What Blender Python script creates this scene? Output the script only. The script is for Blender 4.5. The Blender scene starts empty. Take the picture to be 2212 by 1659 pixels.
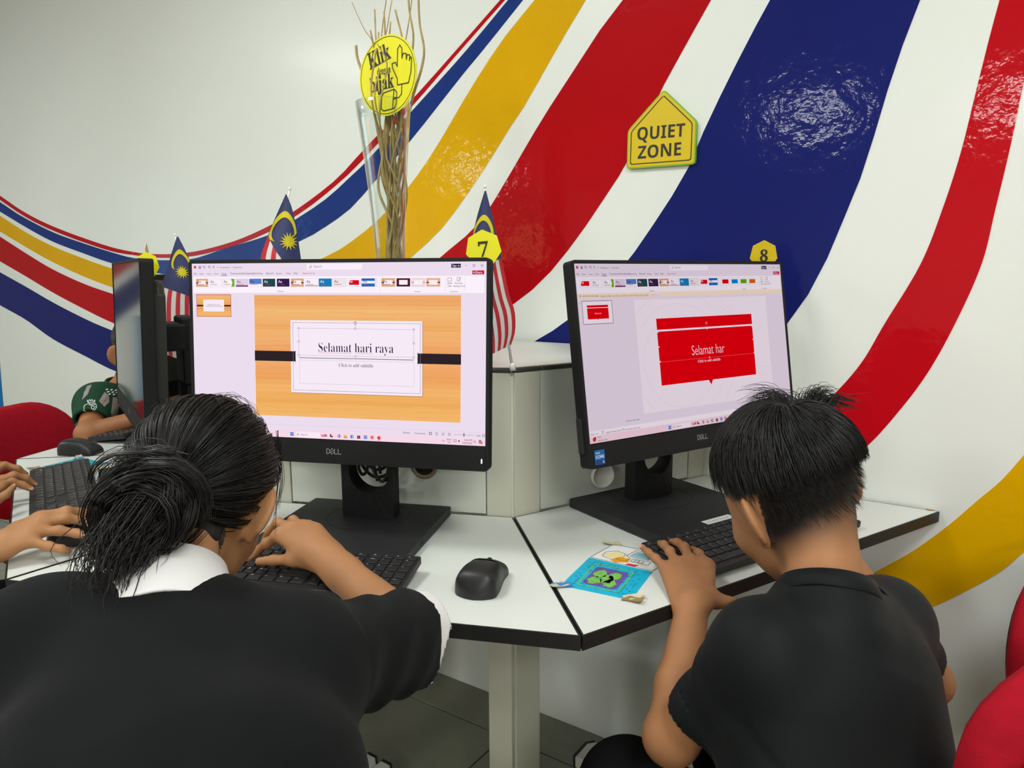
import bpy, bmesh, math, random
import numpy as np
from mathutils import Vector, Matrix

SC = bpy.context.scene
COL = SC.collection
rnd = random.Random(7)
PI = math.pi

# ------------------------------------------------------------------ camera
CZ = 1.237                      # camera height; floor is z = 0, desk tops 0.77
FPX, PIT, ROLL = 1569.08, 0.151475, -0.004604
cam_d = bpy.data.cameras.new('camera')
cam_d.sensor_width = 36.0
cam_d.lens = 36.0 * FPX / 2212.0
cam_d.clip_start = 0.02
cam = bpy.data.objects.new('camera', cam_d)
COL.objects.link(cam)
_f = Vector((0, math.cos(PIT), -math.sin(PIT)))
_u = Vector((0, math.sin(PIT), math.cos(PIT)))
_r = Vector((1, 0, 0))
_R = _r * math.cos(ROLL) + _u * math.sin(ROLL)
_U = -_r * math.sin(ROLL) + _u * math.cos(ROLL)
CAM_M = Matrix.Translation((0, 0, CZ)) @ Matrix((( _R.x, _U.x, -_f.x), (_R.y, _U.y, -_f.y), (_R.z, _U.z, -_f.z))).to_4x4()
cam.matrix_world = CAM_M
SC.camera = cam

# ------------------------------------------------------------------ world, exposure
world = bpy.data.worlds.new('world'); SC.world = world
world.use_nodes = True
world.node_tree.nodes['Background'].inputs[0].default_value = (0.75, 0.85, 0.9, 1)
world.node_tree.nodes['Background'].inputs[1].default_value = 0.3
vs = SC.view_settings
vs.view_transform = 'Standard'; vs.look = 'None'; vs.gamma = 1.0; vs.use_curve_mapping = False
vs.exposure = 0.0
SC.cycles.max_bounces = 8
SC.cycles.diffuse_bounces = 4
SC.cycles.glossy_bounces = 4
SC.cycles.transmission_bounces = 8
SC.cycles.use_denoising = True
SC.cycles.sample_clamp_indirect = 4.0
SC.cycles.caustics_reflective = False
SC.cycles.caustics_refractive = False

# ------------------------------------------------------------------ lamps of the room, some added as fill (on the ceiling, wall frame coordinates s, q)
WD = Vector((0.825203, -0.564836, 0)); WN = Vector((-0.564836, -0.825203, 0)); WQ = 1.611756
def wall(s, q, z):              # s along the mural wall, q out of it into the room
    p = WD * s + WN * (q - WQ)
    return Vector((p.x, p.y, z))
WROT = math.atan2(WD.y, WD.x)
CEIL = 2.7
LAMPS = [  # s, q, watts
    (-1.60, 5.50, 50), (-0.10, 5.95, 66), (-6.3, 6.7, 56),
    (-3.8, 2.0, 13), (-1.5, 1.5, 7), (0.6, 1.5, 10), (1.9, 5.5, 74), (1.75, 3.0, 28)]  # this row: unseen panels added to even out the light on wall and desks

def at(u, v, Y):
    """the point at forward distance Y on the line of sight through photo pixel (u, v): used to read positions off the photograph"""
    d = CAM_M.to_3x3() @ Vector(((u - 1106) / FPX, -(v - 829.5) / FPX, -1))
    return Vector((0, 0, CZ)) + d * (Y / d.y)
def atz(u, v, z):
    d = CAM_M.to_3x3() @ Vector(((u - 1106) / FPX, -(v - 829.5) / FPX, -1))
    return Vector((0, 0, CZ)) + d * ((z - CZ) / d.z)
# ------------------------------------------------------------------ materials
MATS = {}
def mat(name, col, rough=0.6, metal=0.0, spec=0.5, coat=0.0, var=0.0, vscale=8.0, bump=0.0, bscale=60.0, emit=None, estr=1.0, trans=0.0, ior=1.45, sheen=0.0, sss=0.0, coat_rough=0.05, stretch=None, attr=None):
    if name in MATS: return MATS[name]
    m = bpy.data.materials.new(name); m.use_nodes = True
    nt = m.node_tree; b = nt.nodes['Principled BSDF']
    c = (*col[:3], 1)
    b.inputs['Base Color'].default_value = c
    b.inputs['Roughness'].default_value = rough
    b.inputs['Metallic'].default_value = metal
    b.inputs['Specular IOR Level'].default_value = spec
    b.inputs['IOR'].default_value = ior
    if coat: b.inputs['Coat Weight'].default_value = coat; b.inputs['Coat Roughness'].default_value = coat_rough
    if trans: b.inputs['Transmission Weight'].default_value = trans
    if sheen: b.inputs['Sheen Weight'].default_value = sheen; b.inputs['Sheen Roughness'].default_value = 0.6
    if sss:
        b.inputs['Subsurface Weight'].default_value = sss
        b.inputs['Subsurface Radius'].default_value = (0.012, 0.005, 0.003)
        b.inputs['Subsurface Scale'].default_value = 0.4
    if emit:
        b.inputs['Emission Color'].default_value = (*emit, 1); b.inputs['Emission Strength'].default_value = estr
    tc = nt.nodes.new('ShaderNodeTexCoord')
    src = tc.outputs['Object']
    if stretch:
        mp = nt.nodes.new('ShaderNodeMapping'); mp.inputs['Scale'].default_value = stretch
        nt.links.new(src, mp.inputs[0]); src = mp.outputs[0]
    colsock = None
    if var:
        n = nt.nodes.new('ShaderNodeTexNoise'); n.inputs['Scale'].default_value = vscale; n.inputs['Detail'].default_value = 4
        nt.links.new(src, n.inputs['Vector'])
        r = nt.nodes.new('ShaderNodeValToRGB')
        r.color_ramp.elements[0].position = 0.3; r.color_ramp.elements[1].position = 0.7
        r.color_ramp.elements[0].color = (*[max(0, x * (1 - var)) for x in col[:3]], 1)
        r.color_ramp.elements[1].color = (*[min(1, x * (1 + var)) for x in col[:3]], 1)
        nt.links.new(n.outputs['Fac'], r.inputs[0]); colsock = r.outputs[0]
    if attr:   # attr = (attribute name, colour where it is 1)
        a = nt.nodes.new('ShaderNodeAttribute'); a.attribute_name = attr[0]
        mx = nt.nodes.new('ShaderNodeMix'); mx.data_type = 'RGBA'
        nt.links.new(a.outputs['Fac'], mx.inputs[0])
        if colsock: nt.links.new(colsock, mx.inputs[6])
        else: mx.inputs[6].default_value = c
        mx.inputs[7].default_value = (*attr[1], 1)
        colsock = mx.outputs[2]
    if colsock: nt.links.new(colsock, b.inputs['Base Color'])
    if bump:
        n2 = nt.nodes.new('ShaderNodeTexNoise'); n2.inputs['Scale'].default_value = bscale; n2.inputs['Detail'].default_value = 3
        nt.links.new(src, n2.inputs['Vector'])
        bp = nt.nodes.new('ShaderNodeBump'); bp.inputs['Strength'].default_value = bump; bp.inputs['Distance'].default_value = 0.01
        nt.links.new(n2.outputs['Fac'], bp.inputs['Height']); nt.links.new(bp.outputs[0], b.inputs['Normal'])
        if coat: nt.links.new(bp.outputs[0], b.inputs['Coat Normal'])
    MATS[name] = m
    return m
def emat(name, col, s=1.0):     # a lit picture element of a display
    if name in MATS: return MATS[name]
    m = bpy.data.materials.new(name); m.use_nodes = True
    nt = m.node_tree; nt.nodes.remove(nt.nodes['Principled BSDF'])
    e = nt.nodes.new('ShaderNodeEmission'); e.inputs[0].default_value = (*col, 1); e.inputs[1].default_value = s
    nt.links.new(e.outputs[0], nt.nodes['Material Output'].inputs[0])
    MATS[name] = m
    return m
def lin(r, g, b):               # sRGB 0-255 to linear
    f = lambda c: (c / 255 / 12.92) if c <= 10 else ((c / 255 + 0.055) / 1.055) ** 2.4
    return (f(r), f(g), f(b))

# ------------------------------------------------------------------ object helpers
def link(o, parent=None, M=None):
    COL.objects.link(o)
    if parent is not None: o.parent = parent
    if M is not None: o.matrix_local = M
    return o
def tag(o, label=None, cat=None, group=None, kind=None):
    if label: o['label'] = label
    if cat: o['category'] = cat
    if group: o['group'] = group
    if kind: o['kind'] = kind
    return o
def thing(name, label, cat, M=None, group=None):
    o = bpy.data.objects.new(name, None); o.empty_display_size = 0.05
    COL.objects.link(o)
    if M is not None: o.matrix_world = M
    return tag(o, label, cat, group)
class G:
    """collects shapes and links them as one mesh"""
    def __init__(s): s.v = []; s.f = []; s.m = []; s.sm = []
    def add(s, vs, fs, mi=0, smooth=False, M=None):
        o = len(s.v)
        if M is not None: vs = [M @ Vector(p) for p in vs]
        s.v += [tuple(p) for p in vs]
        for f in fs: s.f.append(tuple(i + o for i in f)); s.m.append(mi); s.sm.append(smooth)
        return s
    def box(s, c, d, mi=0, M=None, bev=0.0):
        x, y, z = d[0] / 2, d[1] / 2, d[2] / 2
        if bev <= 0:
            vs = [(c[0] + i * x, c[1] + j * y, c[2] + k * z) for i in (-1, 1) for j in (-1, 1) for k in (-1, 1)]
            return s.add(vs, [(0, 1, 3, 2), (4, 6, 7, 5), (0, 4, 5, 1), (2, 3, 7, 6), (0, 2, 6, 4), (1, 5, 7, 3)], mi, False, M)
        bm = bmesh.new(); bmesh.ops.create_cube(bm, size=1)
        for w in bm.verts: w.co = Vector((c[0] + w.co.x * d[0], c[1] + w.co.y * d[1], c[2] + w.co.z * d[2]))
        bmesh.ops.bevel(bm, geom=bm.edges[:], offset=bev, segments=2, affect='EDGES', profile=0.5)
        s.bm(bm, mi, False, M); return s
    def bm(s, bm, mi=0, smooth=False, M=None):
        bm.verts.index_update()
        s.add([v.co.copy() for v in bm.verts], [[v.index for v in f.verts] for f in bm.faces], mi, smooth, M); bm.free(); return s
    def prism(s, pts, z0, z1, mi=0, M=None, bev=0.0, smooth=False):
        """polygon in xy, extruded along z"""
        n = len(pts)
        a = sum(pts[i][0] * pts[(i + 1) % n][1] - pts[(i + 1) % n][0] * pts[i][1] for i in range(n))
        if a < 0: pts = pts[::-1]
        if bev > 0:
            bm = bmesh.new(); vb = [bm.verts.new((p[0], p[1], z0)) for p in pts]; vt = [bm.verts.new((p[0], p[1], z1)) for p in pts]
            bm.faces.new(vb[::-1]); ft = bm.faces.new(vt)
            for i in range(n): bm.faces.new((vb[i], vb[(i + 1) % n], vt[(i + 1) % n], vt[i]))
            es = [e for f in bm.faces if len(f.verts) == n and f.calc_center_median().z in (z0, z1) or f is ft for e in f.edges]
            bmesh.ops.bevel(bm, geom=list(set(e for f in bm.faces for e in f.edges if abs(e.verts[0].co.z - e.verts[1].co.z) < 1e-9)), offset=bev, segments=2, affect='EDGES', profile=0.5)
            return s.bm(bm, mi, smooth, M)
        vs = [(p[0], p[1], z0) for p in pts] + [(p[0], p[1], z1) for p in pts]
        fs = [tuple(range(n))[::-1], tuple(range(n, 2 * n))] + [(i, (i + 1) % n, n + (i + 1) % n, n + i) for i in range(n)]
        return s.add(vs, fs, mi, smooth, M)
    def ring(s, outer, inner, z0, z1, mi=0, M=None):
        """band between two polygons with the same count, extruded"""
        n = len(outer)
        vs = [(p[0], p[1], z) for z in (z0, z1) for p in outer] + [(p[0], p[1], z) for z in (z0, z1) for p in inner]
        fs = []
        for i in range(n):
            j = (i + 1) % n
            fs += [(i, j, n + j, n + i), (2 * n + j, 2 * n + i, 3 * n + i, 3 * n + j), (n + i, n + j, 3 * n + j, 3 * n + i), (j, i, 2 * n + i, 2 * n + j)]
        return s.add(vs, fs, mi, False, M)
    def tube(s, pts, r, n=8, mi=0, M=None, caps=True, closed=False):
        pts = [Vector(p) for p in pts]; k = len(pts)
        rs = r if isinstance(r, (list, tuple)) else [r] * k
        vs = []; fs = []
        up = Vector((0, 0, 1)); prev = None
        for i, p in enumerate(pts):
            t = (pts[min(i + 1, k - 1)] - pts[max(i - 1, 0)]) if not closed else (pts[(i + 1) % k] - pts[i - 1])
            t.normalize()
            if prev is None:
                a = up.cross(t)
                if a.length < 1e-3: a = Vector((1, 0, 0)).cross(t)
            else: a = prev - t * prev.dot(t)
            a.normalize(); prev = a; b = t.cross(a)
            for j in range(n):
                w = 2 * PI * j / n; vs.append(p + (a * math.cos(w) + b * math.sin(w)) * rs[i])
        for i in range(k if closed else k - 1):
            i2 = (i + 1) % k
            for j in range(n):
                j2 = (j + 1) % n; fs.append((i * n + j, i * n + j2, i2 * n + j2, i2 * n + j))
        if caps and not closed: fs += [tuple(range(n))[::-1], tuple(range((k - 1) * n, k * n))]
        return s.add(vs, fs, mi, True, M)
    def lathe(s, prof, n=24, mi=0, M=None, smooth=True):
        vs = []; fs = []; k = len(prof)
        for r, z in prof:
            for j in range(n): w = 2 * PI * j / n; vs.append((r * math.cos(w), r * math.sin(w), z))
        for i in range(k - 1):
            for j in range(n): j2 = (j + 1) % n; fs.append((i * n + j, i * n + j2, (i + 1) * n + j2, (i + 1) * n + j))
        if prof[0][0] > 1e-6: fs.append(tuple(range(n))[::-1])
        if prof[-1][0] > 1e-6: fs.append(tuple(range((k - 1) * n, k * n)))
        return s.add(vs, fs, mi, smooth, M)
    def grid(s, P, mi=0, smooth=True, M=None, close_u=False):
        """P[i][j] points"""
        a, b = len(P), len(P[0])
        vs = [p for row in P for p in row]
        fs = [(i * b + j, i * b + (j + 1) % b, ((i + 1) % a) * b + (j + 1) % b, ((i + 1) % a) * b + j) for i in range(a if close_u else a - 1) for j in range(b - 1)]
        return s.add(vs, fs, mi, smooth, M)
    def mesh(s, name, mats):
        me = bpy.data.meshes.new(name); me.from_pydata(s.v, [], s.f)
        for m in (mats if isinstance(mats, (list, tuple)) else [mats]): me.materials.append(m)
        me.polygons.foreach_set('material_index', s.m); me.polygons.foreach_set('use_smooth', s.sm)
        me.update(); return me
    def obj(s, name, mats, parent=None, M=None):
        return link(bpy.data.objects.new(name, s.mesh(name, mats)), parent, M)
def rrect(w, h, r, n=4, cx=0, cy=0):
    out = []
    for (sx, sy, a0) in ((1, 1, 0), (-1, 1, 90), (-1, -1, 180), (1, -1, 270)):
        for i in range(n + 1):
            a = math.radians(a0 + 90 * i / n)
            out.append((cx + sx * (w / 2 - r) + r * math.cos(a), cy + sy * (h / 2 - r) + r * math.sin(a)))
    return out
def inset(poly, d):
    n = len(poly); out = []
    a = sum(poly[i][0] * poly[(i + 1) % n][1] - poly[(i + 1) % n][0] * poly[i][1] for i in range(n))
    sg = 1 if a > 0 else -1
    for i in range(n):
        p0, p1, p2 = Vector(poly[i - 1]), Vector(poly[i]), Vector(poly[(i + 1) % n])
        e1 = (p1 - p0).normalized(); e2 = (p2 - p1).normalized()
        n1 = Vector((-e1.y, e1.x)) * sg; n2 = Vector((-e2.y, e2.x)) * sg
        k = (n1 + n2); k = k / max(1e-6, k.dot(n1))
        q = p1 + k * d; out.append((q.x, q.y))
    return out
def crom(pts, n=8):
    """Catmull-Rom through points"""
    P = [Vector(p) for p in pts]; P = [P[0] * 2 - P[1]] + P + [P[-1] * 2 - P[-2]]
    out = []
    for i in range(1, len(P) - 2):
        for k in range(n):
            t = k / n
            out.append(0.5 * ((2 * P[i]) + (P[i + 1] - P[i - 1]) * t + (2 * P[i - 1] - 5 * P[i] + 4 * P[i + 1] - P[i + 2]) * t * t + (3 * P[i] - P[i - 1] - 3 * P[i + 1] + P[i + 2]) * t ** 3))
    out.append(P[-2]); return out
T3 = lambda x, y, z: Matrix.Translation((x, y, z))
RX = lambda a: Matrix.Rotation(a, 4, 'X')
RY = lambda a: Matrix.Rotation(a, 4, 'Y')
RZ = lambda a: Matrix.Rotation(a, 4, 'Z')
def frame(o, x, y, z):          # 4x4 from origin and axes
    return Matrix(((x[0], y[0], z[0], o[0]), (x[1], y[1], z[1], o[1]), (x[2], y[2], z[2], o[2]), (0, 0, 0, 1)))

# ------------------------------------------------------------------ lettering (flat print): built-in font, serif and bold come from its mathematical alphabets
def _alpha(s, A, a, d):
    o = ''
    for c in s:
        if 'A' <= c <= 'Z': o += chr(A + ord(c) - 65)
        elif 'a' <= c <= 'z': o += chr(a + ord(c) - 97)
        elif '0' <= c <= '9' and d: o += chr(d + int(c))
        else: o += c
    return o
serif = lambda s: _alpha(s, 0x1D400, 0x1D41A, 0x1D7CE)
sbold = lambda s: _alpha(s, 0x1D5D4, 0x1D5EE, 0x1D7EC)
TXT = {}
def text_polys(s, offset=0.0, res=3):
    """vertices (size 1, origin at left of baseline) and faces of a line of lettering, plus its width and cap height"""
    key = (s, offset, res)
    if key not in TXT:
        c = bpy.data.curves.new('lettering', 'FONT'); c.body = s; c.offset = offset; c.resolution_u = res
        o = bpy.data.objects.new('lettering', c); COL.objects.link(o)
        dg = bpy.context.evaluated_depsgraph_get(); dg.update()
        me = bpy.data.meshes.new_from_object(o.evaluated_get(dg))
        vs = [(v.co.x, v.co.y) for v in me.vertices]; fs = [tuple(p.vertices) for p in me.polygons]
        bpy.data.objects.remove(o); bpy.data.curves.remove(c); bpy.data.meshes.remove(me)
        x0 = min(v[0] for v in vs); x1 = max(v[0] for v in vs); y1 = max(v[1] for v in vs); y0 = min(v[1] for v in vs)
        TXT[key] = ([(x - x0, y) for x, y in vs], fs, x1 - x0, y1, y0)
    return TXT[key]
def put_text(g, s, x, y, w=None, h=None, mi=0, offset=0.0, z=0.0, rot=0.0, align='l', M=None, res=3, shear=0.0):
    """adds lettering to g in its xy plane: baseline start (x, y), fitted to width w and/or height h of its tallest letter"""
    vs, fs, W, H, _ = text_polys(s, offset, res)
    if w is None: k = h / H; kx = ky = k
    elif h is None: kx = ky = w / W
    else: kx = w / W; ky = h / H
    ox = 0 if align == 'l' else (-W * kx / 2 if align == 'c' else -W * kx)
    cr, sr = math.cos(rot), math.sin(rot)
    out = []
    for (a, b) in vs:
        a2 = a * kx + ox + shear * b * ky; b2 = b * ky
        out.append((x + a2 * cr - b2 * sr, y + a2 * sr + b2 * cr, z))
    g.add(out, fs, mi, False, M)
# ------------------------------------------------------------------ the room
STRIPES={'red':[[[-4.9518,1.9312],[-4.1506,1.6256],[-3.95,1.549],[-3.7575,1.4893],[-3.5461,1.4364],[-3.3205,1.388],[-3.1092,1.3477],[-2.9111,1.3234],[-2.7972,1.3173],[-2.6874,1.3164],[-2.5483,1.3216],[-2.4021,1.3374],[-2.2467,1.3626],[-2.082,1.4029],[-1.9714,1.4386],[-1.8566,1.4833],[-1.7432,1.5362],[-1.6264,1.6102],[-1.4418,1.7196],[-1.2881,1.8196],[-1.1334,1.9226],[-1.0003,2.0112]],[[-4.9596,1.9074],[-4.1557,1.6059],[-3.9544,1.5304],[-3.7616,1.4706],[-3.5498,1.4182],[-3.3238,1.3704],[-3.1119,1.3316],[-2.9128,1.3121],[-2.7991,1.3039],[-2.6894,1.3017],[-2.5502,1.306],[-2.4038,1.3218],[-2.2483,1.3459],[-2.0836,1.3838],[-1.9728,1.4201],[-1.8579,1.4647],[-1.7136,1.5339],[-1.6216,1.5885],[-1.4282,1.7113],[-1.2798,1.8129],[-1.1191,1.9198],[-0.9864,2.008]]],'blue':[[[-4.9672,1.8846],[-4.1585,1.5949],[-3.9472,1.5192],[-3.6465,1.4328],[-3.3676,1.3739],[-3.1128,1.3263],[-2.9698,1.3048],[-2.8153,1.2951],[-2.6979,1.2926],[-2.5515,1.2958],[-2.3523,1.329],[-2.1016,1.3687],[-1.9641,1.413],[-1.8134,1.4693],[-1.6927,1.5323],[-1.6184,1.5743],[-1.4375,1.6928],[-1.2557,1.812],[-1.1091,1.9178],[-0.9847,2.0076]],[[-4.99,1.8157],[-4.17,1.55],[-3.9038,1.4638],[-3.6554,1.3908],[-3.3756,1.3312],[-3.1333,1.2843],[-2.8372,1.2471],[-2.6143,1.2304],[-2.3787,1.2384],[-2.1617,1.2774],[-1.9509,1.3419],[-1.8644,1.3679],[-1.712,1.4305],[-1.6096,1.4991],[-1.4581,1.6049],[-1.3478,1.6903],[-1.262,1.7581],[-1.1799,1.8194],[-1.0645,1.9088],[-0.9481,1.999]]],'yellow':[[[-4.9925,1.8081],[-4.1751,1.5301],[-3.9094,1.4397],[-3.6598,1.3698],[-3.3799,1.3087],[-3.1369,1.2626],[-2.8414,1.2179],[-2.5277,1.1959],[-2.2198,1.2057],[-2.0174,1.2373],[-1.8403,1.2868],[-1.7465,1.3169],[-1.6063,1.3845],[-1.4883,1.462],[-1.4299,1.5097],[-1.3505,1.5876],[-1.2351,1.7173],[-1.1289,1.8242],[-1.0293,1.9018],[-0.9145,1.9911]],[[-5.0246,1.7114],[-4.1946,1.4545],[-3.9253,1.3712],[-3.6749,1.2987],[-3.3944,1.2314],[-3.1436,1.1828],[-2.8204,1.1299],[-2.3382,1.0952],[-1.98,1.1081],[-1.7113,1.1645],[-1.5494,1.2318],[-1.4584,1.2838],[-1.3448,1.3585],[-1.2683,1.4298],[-1.1842,1.5175],[-1.1082,1.6061],[-1.061,1.6564],[-0.9594,1.7863],[-0.8876,1.8734],[-0.8108,1.9668]]],'red2':[[[-5.0285,1.6995],[-4.201,1.4294],[-3.9323,1.3416],[-3.6819,1.2653],[-3.4005,1.1994],[-3.1455,1.1553],[-2.7911,1.1011],[-2.3415,1.0631],[-1.9831,1.066],[-1.6727,1.1177],[-1.4759,1.2006],[-1.3461,1.2833],[-1.2159,1.3647],[-1.1409,1.4483],[-1.0109,1.6133],[-0.9162,1.7217],[-0.8438,1.8038],[-0.7901,1.8539],[-0.6976,1.9403]],[[-5.08,1.5439],[-4.2321,1.3083],[-3.9578,1.2322],[-3.7044,1.1593],[-3.4214,1.0881],[-3.1578,1.0294],[-2.8092,0.9708],[-2.3561,0.9211],[-1.9002,0.9224],[-1.5407,0.9735],[-1.2703,1.0632],[-1.0951,1.1564],[-0.9933,1.2295],[-0.8967,1.3319],[-0.8067,1.4462],[-0.7644,1.5037],[-0.6983,1.6317],[-0.6358,1.7314],[-0.5828,1.8124],[-0.5255,1.9]]],'blue2':[[[-5.1027,1.4754],[-4.2462,1.2534],[-3.9696,1.1817],[-3.7143,1.1128],[-3.4294,1.0458],[-3.2189,1.005],[-2.8137,0.9387],[-2.3047,0.8818],[-1.813,0.8796],[-1.4487,0.9167],[-1.2062,0.982],[-1.0417,1.0525],[-0.9312,1.1168],[-0.8342,1.1932],[-0.7629,1.2674],[-0.6909,1.363],[-0.6268,1.4579],[-0.5912,1.5384],[-0.5395,1.6418],[-0.4851,1.7414],[-0.4579,1.7875],[-0.4078,1.8724]],[[-5.1631,1.2929],[-4.289,1.0867],[-4.0072,1.0202],[-3.7466,0.9381],[-3.4247,0.8693],[-3.1964,0.8239],[-2.7376,0.7657],[-2.2113,0.7282],[-1.6504,0.7365],[-1.1925,0.7989],[-0.8291,0.8722],[-0.6126,0.9568],[-0.4864,1.0412],[-0.3898,1.1274],[-0.3314,1.2341],[-0.2948,1.334],[-0.2602,1.4399],[-0.2372,1.542],[-0.2148,1.6352],[-0.1846,1.7328],[-0.1594,1.8142]]],'red3':[[[-0.4367,0.842],[-0.3609,0.9036],[-0.2985,0.9728],[-0.2433,1.0507],[-0.2047,1.1339],[-0.1505,1.2493],[-0.121,1.3524],[-0.0995,1.4516],[-0.0839,1.5569],[-0.07,1.6495],[-0.0602,1.7079],[-0.0469,1.7878]],[[-0.3826,0.7583],[-0.2905,0.8166],[-0.2217,0.8811],[-0.1634,0.9678],[-0.1214,1.0454],[-0.0848,1.1381],[-0.0513,1.2483],[-0.0376,1.3481],[-0.0237,1.4589],[-0.0135,1.5614],[-0.0007,1.6736],[0.0084,1.753]]],'yellow2':[[[0.0887,0.982],[0.0652,0.9409],[0.0423,0.9006],[0.0115,0.8472],[-0.0252,0.7988],[-0.0663,0.7435],[-0.1131,0.6894],[-0.1391,0.6631],[-0.2056,0.6043],[-0.2844,0.546],[-0.3848,0.4987],[-0.4304,0.4793],[-0.4495,0.4559]],[[0.1051,0.7949],[0.0814,0.7521],[0.0577,0.7166],[0.0229,0.6679],[-0.0242,0.6204],[-0.0741,0.5754],[-0.1237,0.539],[-0.1732,0.5099],[-0.2343,0.4842],[-0.299,0.4657],[-0.3673,0.4518],[-0.4183,0.4441],[-0.4459,0.4455]]],'sky':[[[-4.3354,1.0356],[-4.3653,0.7896],[-4.3797,0.6006],[-4.3837,0.5176],[-4.4122,0.337],[-4.4679,0.0694]],[[-4.7159,1.0249],[-4.766,0.7637],[-4.7853,0.5631],[-4.7912,0.4749],[-4.8263,0.2827],[-4.8935,-0.0026]]]}
m_wall = mat('wall paint white', lin(228, 232, 226), rough=0.42, coat=0.12, coat_rough=0.15, var=0.02, vscale=1.5, bump=0.06, bscale=22)
m_plain = mat('plain wall paint', lin(215, 214, 204), rough=0.7)
m_ceil = mat('ceiling white', lin(225, 226, 222), rough=0.8)
m_tile = mat('dark grey floor tile', lin(128, 128, 112), rough=0.35, var=0.08, vscale=6)
m_grout = mat('floor grout', lin(60, 58, 50), rough=0.9)
S0, S1, Q1 = -7.5, 3.2, 8.2

def structure(name, g, mats, label=None):
    o = g.obj(name, mats); o['kind'] = 'structure'
    if label: o['label'] = label
    return o
WM = frame(wall(0, 0, 0), WD, Vector((0, 0, 1)), WN * 1.0)      # x along the wall, y up, z out of the wall
# (WD x Z = -WN side check keeps z pointing into the room)
g = G(); g.box(((S0 + S1) / 2, CEIL / 2, -0.06), (S1 - S0, CEIL, 0.12), 0, WM)
wall_back = structure('wall_back', g, [m_wall], 'white mural wall with swooping red, blue and yellow painted bands')
g = G(); g.box((S0 - 0.06, CEIL / 2, Q1 / 2), (0.12, CEIL, Q1), 0, WM); wall_left = structure('wall_left', g, [m_plain])
g = G(); g.box((S1 + 0.06, CEIL / 2, Q1 / 2), (0.12, CEIL, Q1), 0, WM); wall_right = structure('wall_right', g, [m_plain])
g = G(); g.box(((S0 + S1) / 2, CEIL / 2, Q1 + 0.06), (S1 - S0, CEIL, 0.12), 0, WM); wall_front = structure('wall_front', g, [m_plain])
g = G(); g.box(((S0 + S1) / 2, CEIL + 0.05, Q1 / 2), (S1 - S0 + .24, 0.1, Q1 + .24), 0, WM); structure('ceiling', g, [m_ceil])
g = G(); g.box(((S0 + S1) / 2, -0.055, Q1 / 2), (S1 - S0 + .24, 0.1, Q1 + .24), 0, WM)
floor = structure('floor', g, [m_grout], 'dark grey tiled floor under the desks')
# floor tiles, 60 cm, aligned with the mural wall
tg = G(); tg.box((0.298, 0.298, -0.0035), (0.596, 0.596, 0.007), 0, None, 0.0015)
tile_me = tg.mesh('tile', [m_tile])
for i in range(-6, 6):
    for j in range(-1, 6):
        s, q = -1.035 + 0.6 * i + 0.002, 0.147 + 0.6 * j + 0.002
        t = bpy.data.objects.new('tile', tile_me); link(t, floor)
        f = 0.143 / 0.6 if j == -1 else 1.0                # cut tiles along the wall
        p = wall(s, 0.145 if j == -1 else q + 0.596, 0.0022)
        t.matrix_local = frame(p, WD, -WN, Vector((0, 0, 1))) @ Matrix.Diagonal((1, f, 1, 1))
# painted bands on the mural wall
STR_COL = {'red': lin(178, 8, 24), 'blue': lin(26, 52, 122), 'yellow': lin(216, 166, 0), 'red2': lin(174, 4, 16), 'blue2': lin(22, 30, 102), 'red3': lin(184, 6, 22), 'yellow2': lin(218, 166, 0), 'sky': lin(0, 110, 170)}
STR_NAME = {'red': 'thin red stripe, topmost of the mural', 'blue': 'thin blue stripe below the thin red one', 'yellow': 'upper yellow stripe passing behind the vase', 'red2': 'broad red stripe left of the yellow sign', 'blue2': 'broadest blue stripe, right of the yellow sign',
            'red3': 'red stripe running down behind the right boy', 'yellow2': 'low yellow stripe beside the right desk end', 'sky': 'bright blue band at the far left'}
def resample(pts, n):
    P = crom([(a, b, 0) for a, b in pts], 10)
    L = [0]
    for i in range(1, len(P)): L.append(L[-1] + (P[i] - P[i - 1]).length)
    out = []; j = 0
    for k in range(n):
        t = L[-1] * k / (n - 1)
        while j < len(P) - 2 and L[j + 1] < t: j += 1
        f = (t - L[j]) / max(1e-9, L[j + 1] - L[j]); out.append(P[j].lerp(P[j + 1], min(1, f)))
    return out
for key, (top, bot) in STRIPES.items():
    A = resample(top, 70); B = resample(bot, 70)
    m = mat('gloss paint ' + key, STR_COL[key], rough=0.5, coat=0.20, coat_rough=0.07, spec=0.05, var=0.05, vscale=3, bump=0.10, bscale=34)
    th = 0.0012; vs = []; fs = []
    for a, b in zip(A, B):
        for p, z in ((a, th), (b, th), (a, -0.001), (b, -0.001)): vs.append((p.x, max(p.y, 0.03), z))
    for i in range(69):
        o, n = 4 * i, 4 * i + 4
        fs += [(o, o + 1, n + 1, n), (o, n, n + 2, o + 2), (o + 1, o + 3, n + 3, n + 1)]
    fs += [(0, 2, 3, 1), (69 * 4, 69 * 4 + 1, 69 * 4 + 3, 69 * 4 + 2)]
    st = G(); st.add(vs, fs, 0, False, WM)
    o = st.obj('painted_stripe', m, wall_back); o['label'] = STR_NAME[key]
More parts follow.
